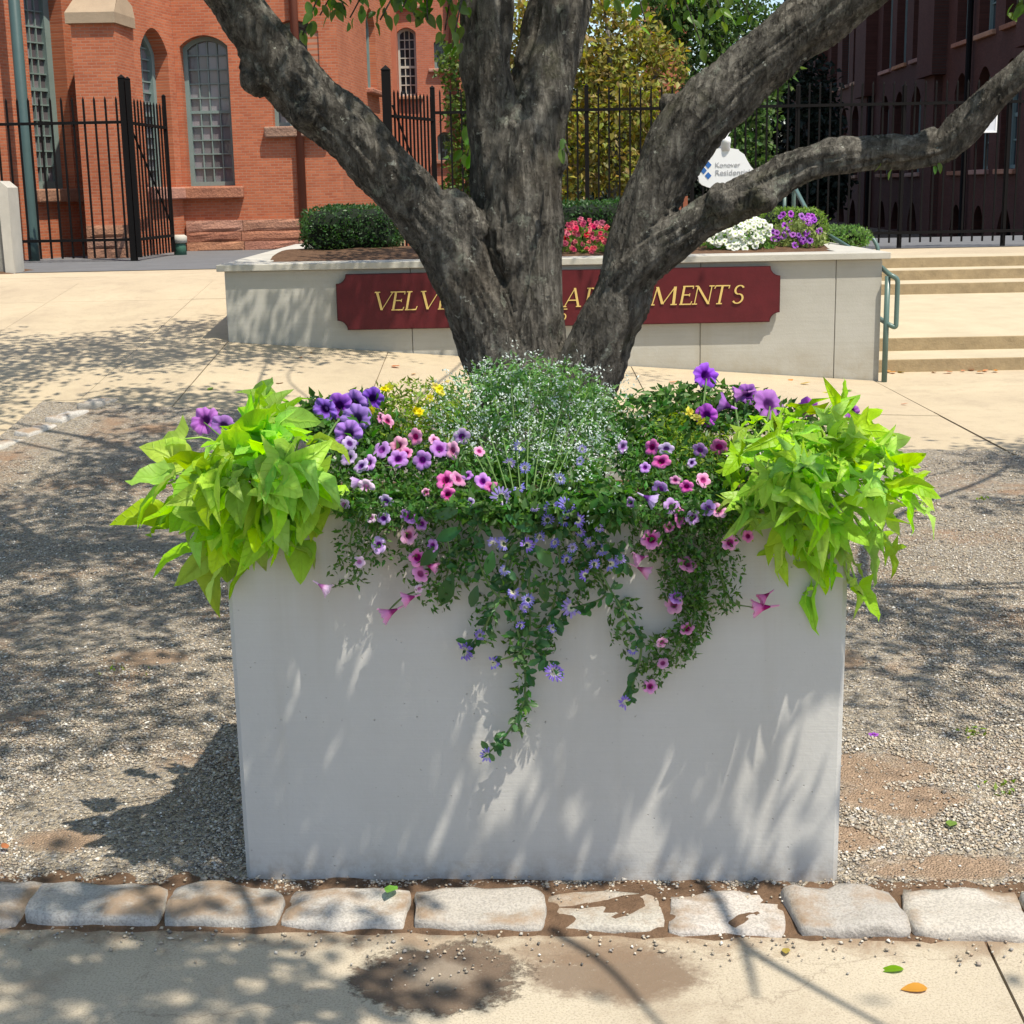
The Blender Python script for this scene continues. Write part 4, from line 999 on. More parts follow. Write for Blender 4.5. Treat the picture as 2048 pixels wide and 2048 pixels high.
# ================================================================== TREE
TY = 5.8
def node(px, py, hw, Y): p = atY(px, py, Y); return (p.x, p.y, p.z, hw*Y/F*1.0)
def limb(pts, n=8): return spline([node(*q) for q in pts], n)
limbs = dict(
 core=limb([(1060, 1190, 260, TY), (1058, 1080, 200, TY), (1055, 950, 140, TY), (1050, 820, 100, TY), (1046, 700, 80, TY), (1042, 580, 75, TY), (1038, 450, 78, TY), (1037, 330, 80, TY), (1038, 255, 74, TY), (1036, 215, 48, TY), (1034, 190, 20, TY)]),
 cl=limb([(1000, 400, 48, TY-.02), (992, 300, 50, TY-.03), (982, 220, 44, TY-.04), (970, 110, 46, TY-.05), (972, 0, 50, TY-.05), (962, -160, 48, TY-.02), (935, -380, 42, TY+.1), (905, -620, 34, TY+.3)]),
 cr=limb([(1065, 400, 52, TY), (1072, 280, 56, TY), (1084, 170, 54, TY+.02), (1104, 85, 57, TY+.05), (1121, 0, 55, TY+.08), (1160, -180, 50, TY+.2), (1200, -400, 44, TY+.5), (1240, -650, 36, TY+.9)]),
 left=limb([(1030, 850, 70, TY-.03), (995, 720, 62, TY-.06), (948, 600, 58, TY-.1), (893, 490, 60, TY-.13), (832, 412, 55, TY-.16), (760, 332, 52, TY-.19), (678, 244, 52, TY-.22), (600, 178, 52, TY-.25), (540, 108, 48, TY-.28), (475, 10, 44, TY-.32), (400, -100, 42, TY-.4), (260, -300, 36, TY-.6), (120, -540, 30, TY-.9)]),
 right=limb([(1110, 950, 85, TY-.04), (1155, 800, 66, TY-.08), (1207, 670, 62, TY-.12), (1247, 580, 55, TY-.15), (1275, 485, 55, TY-.17), (1313, 372, 53, TY-.19), (1385, 250, 58, TY-.22), (1470, 172, 55, TY-.25), (1555, 98, 54, TY-.28), (1640, 30, 54, TY-.32), (1770, -65, 48, TY-.4), (1900, -170, 44, TY-.55), (2100, -330, 36, TY-.9), (2300, -500, 30, TY-1.3)]),
 far=limb([(1262, 560, 46, TY-.18), (1310, 508, 47, TY-.22), (1375, 458, 45, TY-.26), (1450, 413, 39, TY-.3), (1515, 379, 36, TY-.34), (1590, 340, 32, TY-.38), (1650, 320, 30, TY-.4), (1750, 307, 29, TY-.42), (1842, 300, 28, TY-.46), (1890, 287, 29, TY-.48), (1937, 245, 26, TY-.52), (1997, 182, 25, TY-.57), (2055, 130, 24, TY-.62), (2160, 20, 23, TY-.75), (2300, -150, 20, TY-1.0), (2460, -330, 16, TY-1.3)]),
)
for nm, pts in limbs.items():          # slow bulges along each limb
    for i, p in enumerate(pts):
        k = 1+.11*mnoise.noise((p[2]*4.5+p[0]*4.5, len(nm)*3.1, p[0]*2)); pts[i] = np.array([p[0], p[1], p[2], p[3]*k])
parts = [tube([p[:3] for p in pts], [p[3] for p in pts], 18) for pts in limbs.values()]
def ball(px, py, hw, Y, sx=1, sz=1):
    bm = bmesh.new(); bmesh.ops.create_icosphere(bm, subdivisions=2, radius=1); p = atY(px, py, Y); r_ = hw*Y/F
    v = [(p.x+q.co.x*r_*sx, p.y+q.co.y*r_, p.z+q.co.z*r_*sz) for q in bm.verts]; f = [tuple(w_.index for w_ in q.verts) for q in bm.faces]; bm.free(); return v, f
parts += [ball(*q) for q in ((905, 425, 44, TY-.15), (930, 450, 40, TY-.12), (528, 118, 50, TY-.28), (520, 150, 36, TY-.3), (618, 215, 40, TY-.3), (1445, 405, 32, TY-.36), (1525, 392, 28, TY-.4), (1440, 385, 20, TY-.32), (1330, 480, 45, TY-.24),
          (1660, 305, 24, TY-.42), (1785, 285, 17, TY-.45), (1855, 280, 22, TY-.46), (1893, 285, 27, TY-.49), (1362, 225, 36, TY-.2), (1338, 205, 18, TY-.2), (1560, 328, 17, TY-.36), (1690, 290, 13, TY-.42), (1072, 640, 45, TY-.045), (1020, 520, 45, TY-.08), (1105, 320, 28, TY-.04), (985, 640, 36, TY-.13))]
V, Fc = join(*parts)
tmp = put('tmp', mesh('tmp', V, Fc)); rm = tmp.modifiers.new('r', 'REMESH'); rm.mode = 'VOXEL'; rm.voxel_size = .0105
sm_ = tmp.modifiers.new('s', 'SMOOTH'); sm_.factor = .5; sm_.iterations = 6
dg = bpy.context.evaluated_depsgraph_get(); tme = bpy.data.meshes.new_from_object(tmp.evaluated_get(dg)); bpy.data.objects.remove(tmp)
tme.name = 'trunk'; nv = len(tme.vertices)
co = np.empty(nv*3, np.float32); no = np.empty(nv*3, np.float32); tme.vertices.foreach_get('co', co); tme.vertices.foreach_get('normal', no); co = co.reshape(-1, 3); no = no.reshape(-1, 3)
# fissures run along the nearest limb: use the limb arc length as the slow coordinate
allp = np.vstack([np.array([p[:3] for p in pts]) for pts in limbs.values()]); alls = []
for li, pts in enumerate(limbs.values()):
    a = np.array([p[:3] for p in pts]); d = np.r_[0, np.cumsum(np.linalg.norm(np.diff(a, axis=0), axis=1))]
    t = np.gradient(a, axis=0); t /= np.linalg.norm(t, axis=1)[:, None]; alls.append(np.c_[d+li*7.7, t, a])
alls = np.vstack(alls)
disp = np.zeros(nv)
for c0 in range(0, nv, 20000):
    blk = co[c0:c0+20000]; dist = ((blk[:, None]-allp[None])**2).sum(2); near = dist.argmin(1); inf = alls[near]
    rel = blk-inf[:, 4:7]; along = (rel*inf[:, 1:4]).sum(1); rad = rel-along[:, None]*inf[:, 1:4]; s_ = inf[:, 0]+along
    for k in range(len(blk)):
        q = Vector((float(rad[k, 0]), float(rad[k, 1]), float(rad[k, 2]))); s0 = float(s_[k])
        g = mnoise.noise(Vector((q.x*26+s0*2.2, q.y*26, q.z*26+s0*1.6)))
        r1 = 1-abs(mnoise.noise(Vector((q.x*40+5, q.y*40+s0*3.4, q.z*40))))*2
        l_ = mnoise.noise(Vector(blk[k])*7.5)
        disp[c0+k] = .012*g+.012*r1+.012*l_
co += no*disp[:, None].astype(np.float32)
tme.vertices.foreach_set('co', co.ravel()); tme.materials.clear(); tme.materials.append(M['bark']); tme.polygons.foreach_set('use_smooth', np.ones(len(tme.polygons), bool)); tme.update()
tree = thing('shade_tree', 'old multi-stemmed tree with dark lichen-flecked bark behind the planter', 'tree', (.06, TY, 0))
put('trunk', tme, tree)

# ---- leaves
def leafshape(half, fold=.25, curl=.3, wave=0.0, seed=0, mat=None, name='leaf', nm=None):
    """blade from a half outline (x>=0) running from the base (0,0) to the tip (0,1); local +Y is the tip, +Z the upper side"""
    ys_ = [min(max(p[1], 0), 1) for p in half]; n = len(half); v = []; f = []; rib = []
    def zz_(x, y): return fold*abs(x)-curl*y*y*.5+wave*mnoise.noise((x*4+seed, y*4, seed))
    for (x, y), yc_ in zip(half, ys_): v.append((0, yc_, zz_(0, yc_))); rib.append(1.0)
    for s_ in (1, -1):
        k = len(v)
        for (x, y), yc_ in zip(half, ys_): v.append((s_*x*.5, (y+yc_)/2, zz_(x*.5, y))); rib.append(.25)
        k2 = len(v)
        for (x, y) in half: v.append((s_*x, y, zz_(x, y))); rib.append(0.0)
        for i in range(n-1):
            for a, b in ((0, k), (k, k2)):
                q = (a+i, b+i, b+i+1, a+i+1); q = q if s_ == 1 else q[::-1]
                f.append(q)
    bm = bmesh.new(); at = bm.verts.layers.float.new('rib'); vs = [bm.verts.new(p) for p in v]
    for q, r_ in zip(vs, rib): q[at] = r_
    for q in f:
        try: bm.faces.new([vs[i] for i in q])
        except ValueError: pass
    bmesh.ops.remove_doubles(bm, verts=bm.verts[:], dist=1e-4); bmesh.ops.dissolve_degenerate(bm, dist=1e-5, edges=bm.edges[:])
    me = bpy.data.meshes.new(name); bm.to_mesh(me); bm.free()
    if mat: me.materials.append(mat)
    me.polygons.foreach_set('use_smooth', [True]*len(me.polygons)); return me
OV = [(0, 0), (.17, .1), (.27, .28), (.29, .46), (.22, .7), (.1, .9), (0, 1.02)]
def leafcloud(P, D, N, L, mat, name, wid=.42, fold=.22, mi=None):
    """joined leaves: P points, D directions, N normals (n,3), L lengths (n,)"""
    n = len(P); Y_ = D/np.linalg.norm(D, axis=1)[:, None]; X_ = np.cross(Y_, N); X_ /= np.linalg.norm(X_, axis=1)[:, None]+1e-9; Z_ = np.cross(X_, Y_)
    loc = np.array([(0, 0, 0), (wid*.5, .42, fold*.4), (0, .45, -.03), (-wid*.5, .42, fold*.4), (0, 1, -.10)])
    V = P[:, None]+L[:, None, None]*(loc[None, :, 0, None]*X_[:, None]+loc[None, :, 1, None]*Y_[:, None]+loc[None, :, 2, None]*Z_[:, None])
    fc = np.array([(0, 1, 2), (0, 2, 3), (1, 4, 2), (2, 4, 3)]); Fc = (fc[None]+np.arange(n)[:, None, None]*5).reshape(-1, 3)
    return npmesh(name, V.reshape(-1, 3), Fc, mat, True)
def rdir(n, bias=(0, 0, 0), k=1.0):
    d = rng.normal(size=(n, 3))*k+np.array(bias); return d/np.linalg.norm(d, axis=1)[:, None]

# ---- canopy above the frame: unseen clumps placed where their shade should fall
def want(x, y):
    """how thick the foliage is over ground point (x, y) along the sun's rays"""
    w_ = .20
    def blob(cx_, cy_, rx, ry, a):
        return a*math.exp(-(((x-cx_)/rx)**2+((y-cy_)/ry)**2)**2)
    w_ += blob(-1.9, 6.7, 1.5, 2.1, 1.1); w_ -= blob(-.95, 3.4, .5, .3, .5)       # left gravel
    w_ += blob(-4.2, 9.8, 2.6, 2.0, .5)        # far left paving
    w_ += blob(-1.2, 8.9, 1.9, .65, .65)
    w_ += blob(-1.3, 12.1, 1.3, .8, .9)        # sign wall, left half
    w_ += blob(.4, 12.0, 1.0, .5, .2)
    w_ += blob(2.5, 8.3, .9, .7, .45)
    w_ += blob(1.45, 5.5, .6, .55, .55)
    w_ += blob(1.35, 3.9, .35, .22, .3)
    w_ += blob(-.85, 2.5, .6, .35, .5); w_ += blob(.05, 2.35, .22, .3, .25)
    w_ -= blob(1.5, 3.2, .6, .6, .6)
    w_ -= blob(-.9, 10.3, 2.3, .6, .6)
    w_ -= blob(-5, 14, 4, 1.8, .9)
    w_ -= blob(2.2, 11.6, 1.2, 1.4, .9); w_ -= blob(4.5, 11, 2.4, 3, .9)
    w_ -= blob(.45, 3.95, .75, .35, .5)        # flowers in sun
    w_ -= blob(.62, 2.5, .5, .26, .3)
    w_ -= blob(.95, 6.15, 1.4, .55, 1.2); w_ -= blob(-.3, 6.0, .4, .45, 1.2); w_ -= blob(-.75, 6.1, .25, .25, 1.0); w_ -= blob(.35, 3.2, .9, .3, .5)
    gp = mnoise.noise((x*1.15+3, y*1.5, 5.5))
    return w_*(.06 if gp > .12 else 1.9)
CL = []; tries = 0
while len(CL) < 1500 and tries < 90000:
    tries += 1
    x, y = rng.uniform(-6.5, 4.2), rng.uniform(.2, 14.2); zc = rng.uniform(3.1, 5.2)
    X_, Y_ = x+LX*zc, y-LY*zc
    d = math.hypot(X_-.1, Y_-TY)
    if d > 6.2 or rng.random() > want(x, y): continue
    CL.append((X_, Y_, zc))
P, D, N = [], [], []
for c in CL:
    k = int(rng.uniform(26, 58)); o = rng.normal(size=(k, 3))*np.array([.15, .15, .11]); P.append(np.array(c)+o); D.append(rdir(k, (0, 0, -.5))); N.append(rdir(k, (0, 0, 1.3)))
P, D, N = np.vstack(P), np.vstack(D), np.vstack(N)
ok = (P[:, 2] > 2.05+.13*np.maximum(0, P[:, 1]-5))
P, D, N = P[ok], D[ok], N[ok]
tag(put('crown', leafcloud(P, D, N, rng.uniform(.06, .105, len(P)), M['treeleaf'], 'crown', .5), tree), kind='stuff')
# boughs out to the clumps
tips = [pts[-1] for k, pts in limbs.items() if k != 'core']+[limbs['left'][-12], limbs['right'][-14], limbs['far'][-14]]
bv = []
for q in range(42):
    c = CL[int(rng.integers(len(CL)))]; tp_ = min(tips, key=lambda t: np.linalg.norm(np.array(t[:3])-c)+U(0, .8)); a = np.array(tp_[:3]); b = np.array(c)
    L = np.linalg.norm(b-a); m1 = a+(b-a)*.35+rng.normal(size=3)*.05*L*np.array([1, 1, .3])+np.array([0, 0, .06*L]); m2 = a+(b-a)*.7+rng.normal(size=3)*.04*L
    if min(m1[2], m2[2]) < 2.6: continue
    r0 = U(.012, .026); sp__ = spline([(*a, r0), (*m1, r0*.75), (*m2, r0*.5), (*b, .004)], 5); bv.append(tube([p[:3] for p in sp__], [max(.004, p[3]) for p in sp__], 6))
# unseen leaves added above the frame to streak the planter front with shade
LPts = []
def hang(x, z0, t): return (x+LX*t, YF_(x)-LY*t, z0+t)
while len(LPts) < 840:
    x = rng.uniform(-.72, .72); z0 = rng.uniform(-.02, .62); zc = rng.uniform(1.93, 2.22)
    dens = .95 if x < .05 else .95-.62*(x-.05)/.65
    dens *= .35+.65*sm((.72-z0)/.2); gap = mnoise.noise((x*4.5+z0*1.5, z0*1.8, 4.2))
    if gap > .10 and x > -.4: dens *= .12
    if rng.random() > dens: continue
    LPts.append(hang(x, z0, zc-z0))
for gx, gy, n in ((240, 1960, 90), (480, 1930, 70), (610, 2010, 60), (330, 1880, 50), (100, 1900, 60), (700, 1990, 40)):
    g = atZ(gx, gy, 0)
    for _ in range(n):
        t = rng.uniform(2.2, 2.8); q_ = g+Vector((rng.normal(0, .05), rng.normal(0, .035), 0)); LPts.append((q_.x+LX*t, q_.y-LY*t, t))
LP_ = np.array(LPts); n_ = len(LP_)
tag(put('added_shade_leaves', leafcloud(LP_, rdir(n_, (0, 0, -.4)), rdir(n_, (.2, -.3, 1.1)), rng.uniform(.055, .09, n_), M['treeleaf'], 'added_shade_leaves', .5), tree), kind='stuff')
def bough(pp, r0, t=2.35):
    g = [atZ(x, y, 0) for x, y in pp]; sp__ = spline([(q.x+LX*t, q.y-LY*t, t) for q in g], 5); bv.append(tube(sp__, [r0*(1-.6*i/len(sp__)) for i in range(len(sp__))], 6))
bough([(1330, 1640), (1420, 1800), (1490, 1890), (1610, 1965), (1800, 2070)], .016); bough([(1485, 1885), (1500, 1940), (1512, 1995)], .011); bough([(1100, 1860), (1210, 1930), (1330, 2060)], .013); bough([(460, 1750), (520, 1900), (560, 2060)], .014); bough([(300, 1850), (250, 1960), (180, 2060)], .009)
c0_ = atZ(1330, 1640, 0); e_ = limbs['right'][-20]; bv.append(tube(spline([tuple(e_[:3]), (1.9, 3.6, 2.9), (1.2, 2.9, 2.6), (c0_.x+LX*2.35, c0_.y-LY*2.35, 2.35)], 6), .016, 6))
V, Fc = join(*bv); put('branches', mesh('branches', V, Fc, M['bark'], True), tree)
# leaves and twigs that show in the frame
LS = [leafshape(OV, .3, c_, .05, s_, M['treeleaf1']) for s_, c_ in ((1, .3), (2, .55), (3, .1))]
def spray(px0, py0, px1, py1, n, Y, size=(.036, .062), down=.9, spread=34):
    a, b = atY(px0, py0, Y), atY(px1, py1, Y+U(-.15, .15)); m_ = (a+b)/2+Vector((0, U(-.05, .05), U(.0, .05)))
    pts_ = spline([tuple(a), tuple(m_), tuple(b)], 5); put('twig', mesh('twig', *tube(pts_, [.005]*4+[.003]*(len(pts_)-4), 5), M['bark'], True), tree)
    n = n if n < 6 else int(n*1.9)
    for k in range(n):
        t = (k+U(0, .9))/n; p = Vector(pts_[min(len(pts_)-1, int(t*len(pts_)))])+rv()*spread*Y/F*.5
        d = Vector((U(-.8, .8), U(-.6, .6), -down+U(-.3, .5))); Mx = frame(p, d, Vector((U(-.5, .5), U(-1, .2), U(.2, 1)))) @ Matrix.Scale(U(*size), 4)
        put('leaf', LS[int(rng.integers(3))], tree, Mx)
for a in ((690, -60, 605, 70, 9), (735, -50, 640, 30, 9), (780, -50, 700, 35, 8), (830, -60, 760, 40, 10), (870, -60, 800, 25, 9), (910, -40, 890, 60, 9), (930, -30, 905, 95, 7), (850, -60, 855, 40, 6), (660, -50, 690, 20, 7), (760, -40, 830, 30, 6)): spray(*a, TY-.2)
for a in ((1250, -60, 1290, 40, 8), (1300, -60, 1350, 40, 9), (1340, -50, 1400, 80, 9), (1400, -60, 1450, 50, 9), (1440, -60, 1500, 30, 8), (1370, -50, 1420, 20, 7), (1210, -40, 1240, 10, 5)): spray(*a, TY+.3)
spray(1765, 322, 1770, 338, 2, TY-.5, (.035, .05)); spray(1875, 318, 1884, 335, 4, TY-.5, (.03, .045)); spray(2050, 10, 2022, 35, 5, TY-.7, (.04, .07), .9, 16); spray(1120, 280, 1140, 310, 3, TY-.2, (.04, .06)); spray(945, 260, 935, 310, 7, TY+.3, (.05, .07))

# ================================================================== TREES BEHIND THE FENCE
def blobcrown(blobs, n, L, mat, name, up=.6):
    P = []; w_ = np.array([b[3]*b[4]*b[5] for b in blobs]); w_ = w_/w_.sum()
    for b, k in zip(blobs, (w_*n).astype(int)):
        d = rng.normal(size=(k, 3)); d /= np.linalg.norm(d, axis=1)[:, None]; r_ = rng.random(k)**.45
        P.append(np.array(b[:3])+d*r_[:, None]*np.array(b[3:6]))
    P = np.vstack(P); n = len(P); return leafcloud(P, rdir(n, (0, 0, -.3)), rdir(n, (0, -.3, up)), rng.uniform(L*.6, L*1.3, n), mat, name, .55)
def backtree(name, label, Y, trunk_px, blobs_px, n, L, mat, tr=.13, group=None):
    b0 = atY(trunk_px[0], 420, Y); t = thing(name, label, 'tree', (b0.x, Y, 0), group)
    tp_ = atY(trunk_px[1], trunk_px[2], Y); bs = []
    pts_ = spline([(b0.x, Y, -.05, tr), (b0.x+.1, Y, (tp_.z)*.5, tr*.8), (tp_.x, Y, tp_.z, tr*.35)], 8); V = [tube([p[:3] for p in pts_], [p[3] for p in pts_], 8)]
    for (px, py, rx, ry, dy) in blobs_px:
        c = atY(px, py, Y+dy); s_ = (Y+dy)/F; bs.append((c.x, c.y, c.z, rx*s_, max(rx, ry)*s_*.8, ry*s_))
        q = pts_[len(pts_)//2]; mid = [(q[0]+c.x)/2, (q[1]+c.y)/2, (q[2]+c.z)/2+.2]; sp__ = spline([tuple(q[:3]), tuple(mid), tuple(c)], 4); V.append(tube(sp__, [tr*.4]*2+[tr*.22]*(len(sp__)-2), 6))
    V, Fc = join(*V); put('trunk', mesh('trunk', V, Fc, M['bark'], True), t); tag(put('crown', blobcrown(bs, n, L, mat, 'crown'), t), kind='stuff'); return t
backtree('young_tree', 'yellowing young tree with orange tinged leaves behind the trunk', 23, (1215, 1215, 60),
         [(1180, 120, 70, 60, 0), (1265, 90, 80, 70, .3), (1230, 200, 95, 75, 0), (1165, 260, 80, 70, -.3), (1280, 240, 75, 80, .4), (1220, 330, 90, 60, 0), (1150, 360, 60, 50, -.3), (1300, 340, 70, 55, .2), (1210, 20, 60, 40, .2), (1070, 60, 60, 80, .5), (1040, 150, 50, 60, .5), (1130, 40, 60, 60, .4), (1330, 130, 50, 60, .4)], 9500, .115, M['fall'], .09)
backtree('young_tree', 'leafy green tree at the fence left of the main stems', 24.5, (930, 935, 150),
         [(925, 210, 45, 60, 0), (935, 300, 50, 60, 0), (930, 380, 55, 45, 0), (960, 120, 50, 60, 0), (905, 130, 35, 50, 0)], 2600, .10, leafmat('green tree leaf', (.10, .17, .03), .4, None, .5, .08, .2, .8), .07)
backtree('green_tree', 'mid green tree rising above the right limb fork', 27, (1440, 1440, 60),
         [(1400, 60, 75, 70, 0), (1480, 40, 80, 70, .3), (1430, 160, 80, 70, 0), (1500, 220, 60, 80, 0), (1540, 120, 60, 80, .5), (1380, -20, 90, 60, 0), (1440, 290, 70, 70, -.4), (1500, 330, 60, 70, 0), (1330, 40, 70, 60, .3)], 8200, .13, leafmat('mid green leaf', (.075, .14, .03), .4, None, .5, .05, .2, .8), .12)
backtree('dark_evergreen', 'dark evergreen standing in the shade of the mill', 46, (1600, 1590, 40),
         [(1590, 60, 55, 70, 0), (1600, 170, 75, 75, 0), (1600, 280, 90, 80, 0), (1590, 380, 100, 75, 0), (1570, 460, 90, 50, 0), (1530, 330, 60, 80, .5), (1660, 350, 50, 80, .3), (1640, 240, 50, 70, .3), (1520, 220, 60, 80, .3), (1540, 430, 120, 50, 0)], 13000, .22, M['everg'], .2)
backtree('dark_evergreen', 'dark evergreen added for deep shade between the mill and turning tree', 52, (1480, 1480, 120),  # near-black tree added to deepen the shade behind the fence
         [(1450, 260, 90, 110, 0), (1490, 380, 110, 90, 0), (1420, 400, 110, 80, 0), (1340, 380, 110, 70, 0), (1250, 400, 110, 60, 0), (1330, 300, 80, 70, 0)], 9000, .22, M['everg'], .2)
for k, (px, lab) in enumerate(((1080, 'far hazy green tree behind the turning tree, left one'), (1210, 'far hazy green tree behind the turning tree, right one'))):
    backtree('far_tree', lab, 62, (px, px, 120), [(px, 180, 80, 80, 0), (px-50, 280, 90, 90, 0), (px+55, 290, 90, 90, 0), (px, 370, 130, 60, 0)], 8000, .36, leafmat('far leaf %d' % k, (.07, .12, .035), .35, None, .6, .05, .2, .6), .25)

# ================================================================== PLANTS IN THE PLANTER
def surf(px, py, d=0.0):
    x = atY(px, py, 3.1).x; yf = YF_(x)
    if py < 1015: y = yf-.05+.52*((1015-py)/290)
    else: y = yf-.055+.02*min(1, (py-1015)/300)
    y = y+d
    if py > 985: y = min(y, yf-.008)
    return atY(px, py, y)
def flowermesh(mat, lobes=5, depth=.45, lob=.2, ruf=0.0, seed=0, seg=30, trumpet=False):
    v = [(0, 0, -depth)]; rad = [0.0]; f = []; rr_ = (.16, .36, .7, .92, 1.0); rs = random.Random(seed*13+lobes)
    zs = (-depth*.75, -depth*.2, -.02, -.03, -.09) if not trumpet else (-depth*.8, -depth*.5, -depth*.18, -.02, 0)
    am = [rs.uniform(.75, 1.15) for _ in range(lobes)]
    for j, r_ in enumerate(rr_):
        for i in range(seg):
            a = 2*math.pi*i/seg; q = abs(math.cos(lobes*a/2)); k = 1-(lob*(1-q**.55))*(r_**2)
            k *= 1+(am[int(((a*lobes/(2*math.pi))+.5) % lobes)]-1)*.2*r_
            z_ = zs[j]+(ruf*math.sin(2*lobes*a+seed)+ruf*1.6*mnoise.noise((math.cos(a)*2.4, math.sin(a)*2.4, seed)))*(r_ if r_ > .5 else 0)-(.10*(1-q) if r_ > .6 else 0)
            v.append((r_*k*math.cos(a), r_*k*math.sin(a), z_)); rad.append(r_*(.93+.07*q))
    for i in range(seg):
        f.append((0, 1+i, 1+(i+1) % seg))
        for j in range(4): a, b = 1+j*seg, 1+(j+1)*seg; f.append((a+i, b+i, b+(i+1) % seg, a+(i+1) % seg))
    k = len(v)
    for z_, r_ in ((-depth*.9, .14), (-depth*(1.35 if trumpet else 2.4), .07)):
        for i in range(6): a = i*math.pi/3; v.append((r_*math.cos(a), r_*math.sin(a), z_)); rad.append(.9)
    for i in range(6): f.append((k+i, k+(i+1) % 6, k+6+(i+1) % 6, k+6+i))
    me = mesh('flower', v, f, mat, True); at = me.attributes.new('rad', 'FLOAT', 'POINT'); at.data.foreach_set('value', rad); return me
def petalfan(mat, n, a0, a1, r0, r1, wd, tilt, seed, double=False):
    v, f, rad = [], [], []
    def petal(a, r1_, z0, tl):
        k = len(v); c, s_ = math.cos(a), math.sin(a)
        for r_, w_, z_ in ((r0, wd*.35, z0), (r0+(r1_-r0)*.55, wd, z0+tl*.55), (r0+(r1_-r0)*.85, wd*.8, z0+tl*.8), (r1_, wd*.12, z0+tl*.75)):
            v.append((r_*c-w_*s_, r_*s_+w_*c, z_)); v.append((r_*c+w_*s_, r_*s_-w_*c, z_)); rad.extend([r_/r1, r_/r1])
        for q in range(3): f.append((k+2*q, k+2*q+1, k+2*q+3, k+2*q+2))
    rs = random.Random(seed)
    for i in range(n): petal(a0+(a1-a0)*(i+.5)/n+rs.uniform(-.08, .08), r1*rs.uniform(.82, 1.05), rs.uniform(-.05, .05), tilt+rs.uniform(-.15, .15))
    if double:
        for i in range(n*2//3): petal(a0+(a1-a0)*i/(n*2//3)+rs.uniform(-.1, .1), r1*rs.uniform(.5, .7), .12, tilt+.35)
    me = mesh('flower', v, f, mat); at = me.attributes.new('rad', 'FLOAT', 'POINT'); at.data.foreach_set('value', rad); return me
FM = {k: [flowermesh(M[k], 5, U(.4, .6), .22, .05, s_) for s_ in range(4)] for k in ('pink', 'hot', 'lilac', 'violet', 'pale')}
FM.update({k: [flowermesh(M[k], 5, .55, .15, .11, s_, 40) for s_ in range(4)] for k in ('purple', 'magenta')})
FT = {k: [flowermesh(M[k], 5, 1.5, .15, .08, s_, 30, True) for s_ in range(3)] for k in ('pink', 'hot', 'lilac', 'pale', 'magenta')}
FM['fan'] = [petalfan(M['fan'], 15, 0, 6.283, .28, 1, .105, .1, 1, True), petalfan(M['fan'], 9, -.6, 3.6, .15, 1, .12, .15, 2, True), petalfan(M['fan'], 12, 0, 5.2, .22, 1, .11, .25, 3, True)]
FM['yellow'] = [petalfan(M['yellow'], 6, 0, 6.283, .05, 1, .30, .1, 4, True)]
def bloom(parent, kind, px, py, r_px, face=None, d=-.02, side=False):
    p = surf(px, py, d); r_ = r_px*p.y/F*1.03
    if face is None: face = Vector((U(-.8, .8), -1, U(-.3, 1.0)))
    if side: face = Vector((random.choice((-1, 1))*U(.8, 1.2), U(-.35, .25), U(-.7, .3)))
    Mx = frame(p, Vector((U(-.6, .6), U(-.1, .1), 1)), face) @ Matrix.Diagonal((r_*U(.92, 1.08), r_*U(.92, 1.08), r_, 1))
    z_ = Vector(face).normalized()                     # local +Z must be the face direction
    y_ = Vector((U(-1, 1), U(-.2, .2), U(-1, 1))); x_ = y_.cross(z_).normalized(); y_ = z_.cross(x_)
    x_ = x_*U(.72, 1.04); y_ = y_*U(.9, 1.06); z_ = z_*U(.7, 1.5)
    Mx = Matrix(((x_.x*r_, y_.x*r_, z_.x*r_, p.x), (x_.y*r_, y_.y*r_, z_.y*r_, p.y), (x_.z*r_, y_.z*r_, z_.z*r_, p.z), (0, 0, 0, 1)))
    src = FT[kind] if side else FM[kind]; me = src[int(rng.integers(len(src)))]; return put('flower', me, parent, Mx)
def fill(parent, ells, n, L, mat, name='foliage', wid=.45, thick=.11, up=.8, out=.6):
    """small leaves through the mound under the given patches (px centre, radii)"""
    P = []; wts = np.array([e_[2]*e_[3]*(e_[4] if len(e_) > 4 else 1) for e_ in ells], float); wts /= wts.sum()
    for e_, k in zip(ells, (wts*n).astype(int)):
        for _ in range(k):
            a = U(0, 6.283); q = math.sqrt(U(0, 1))*(1+.18*mnoise.noise((math.cos(a)*2+e_[0], math.sin(a)*2, e_[1])))
            px, py = e_[0]+e_[2]*q*math.cos(a), e_[1]+e_[3]*q*math.sin(a)
            P.append(surf(px, py, U(0, thick) if py < 1000 else U(-.025, .04)))
    P = np.array(P); k = len(P); D = rdir(k, (0, -out, -.15)); N = rdir(k, (0, -.5, up))
    return tag(put(name, leafcloud(P, D, N, rng.uniform(L*.65, L*1.3, k), mat, name, wid), parent), kind='stuff')
def strands(parent, paths, rad=.0028, mat=None, name='stem'):
    for pth in paths:
        pts_ = [tuple(surf(x, y, U(-.01, .005))) for x, y in pth]; sp__ = spline(pts_, 6)
        put(name, mesh(name, *tube(sp__, [rad]*(len(sp__)-3)+[rad*.7]*3, 6), mat or M['greystem'], True), parent)
TRL = [leafshape([(0, 0), (.10, .15), (.20, .42), (.25, .62), (.17, .85), (0, 1)], .3, .35, .05, s_, M['trail']) for s_ in (4, 5, 6)]
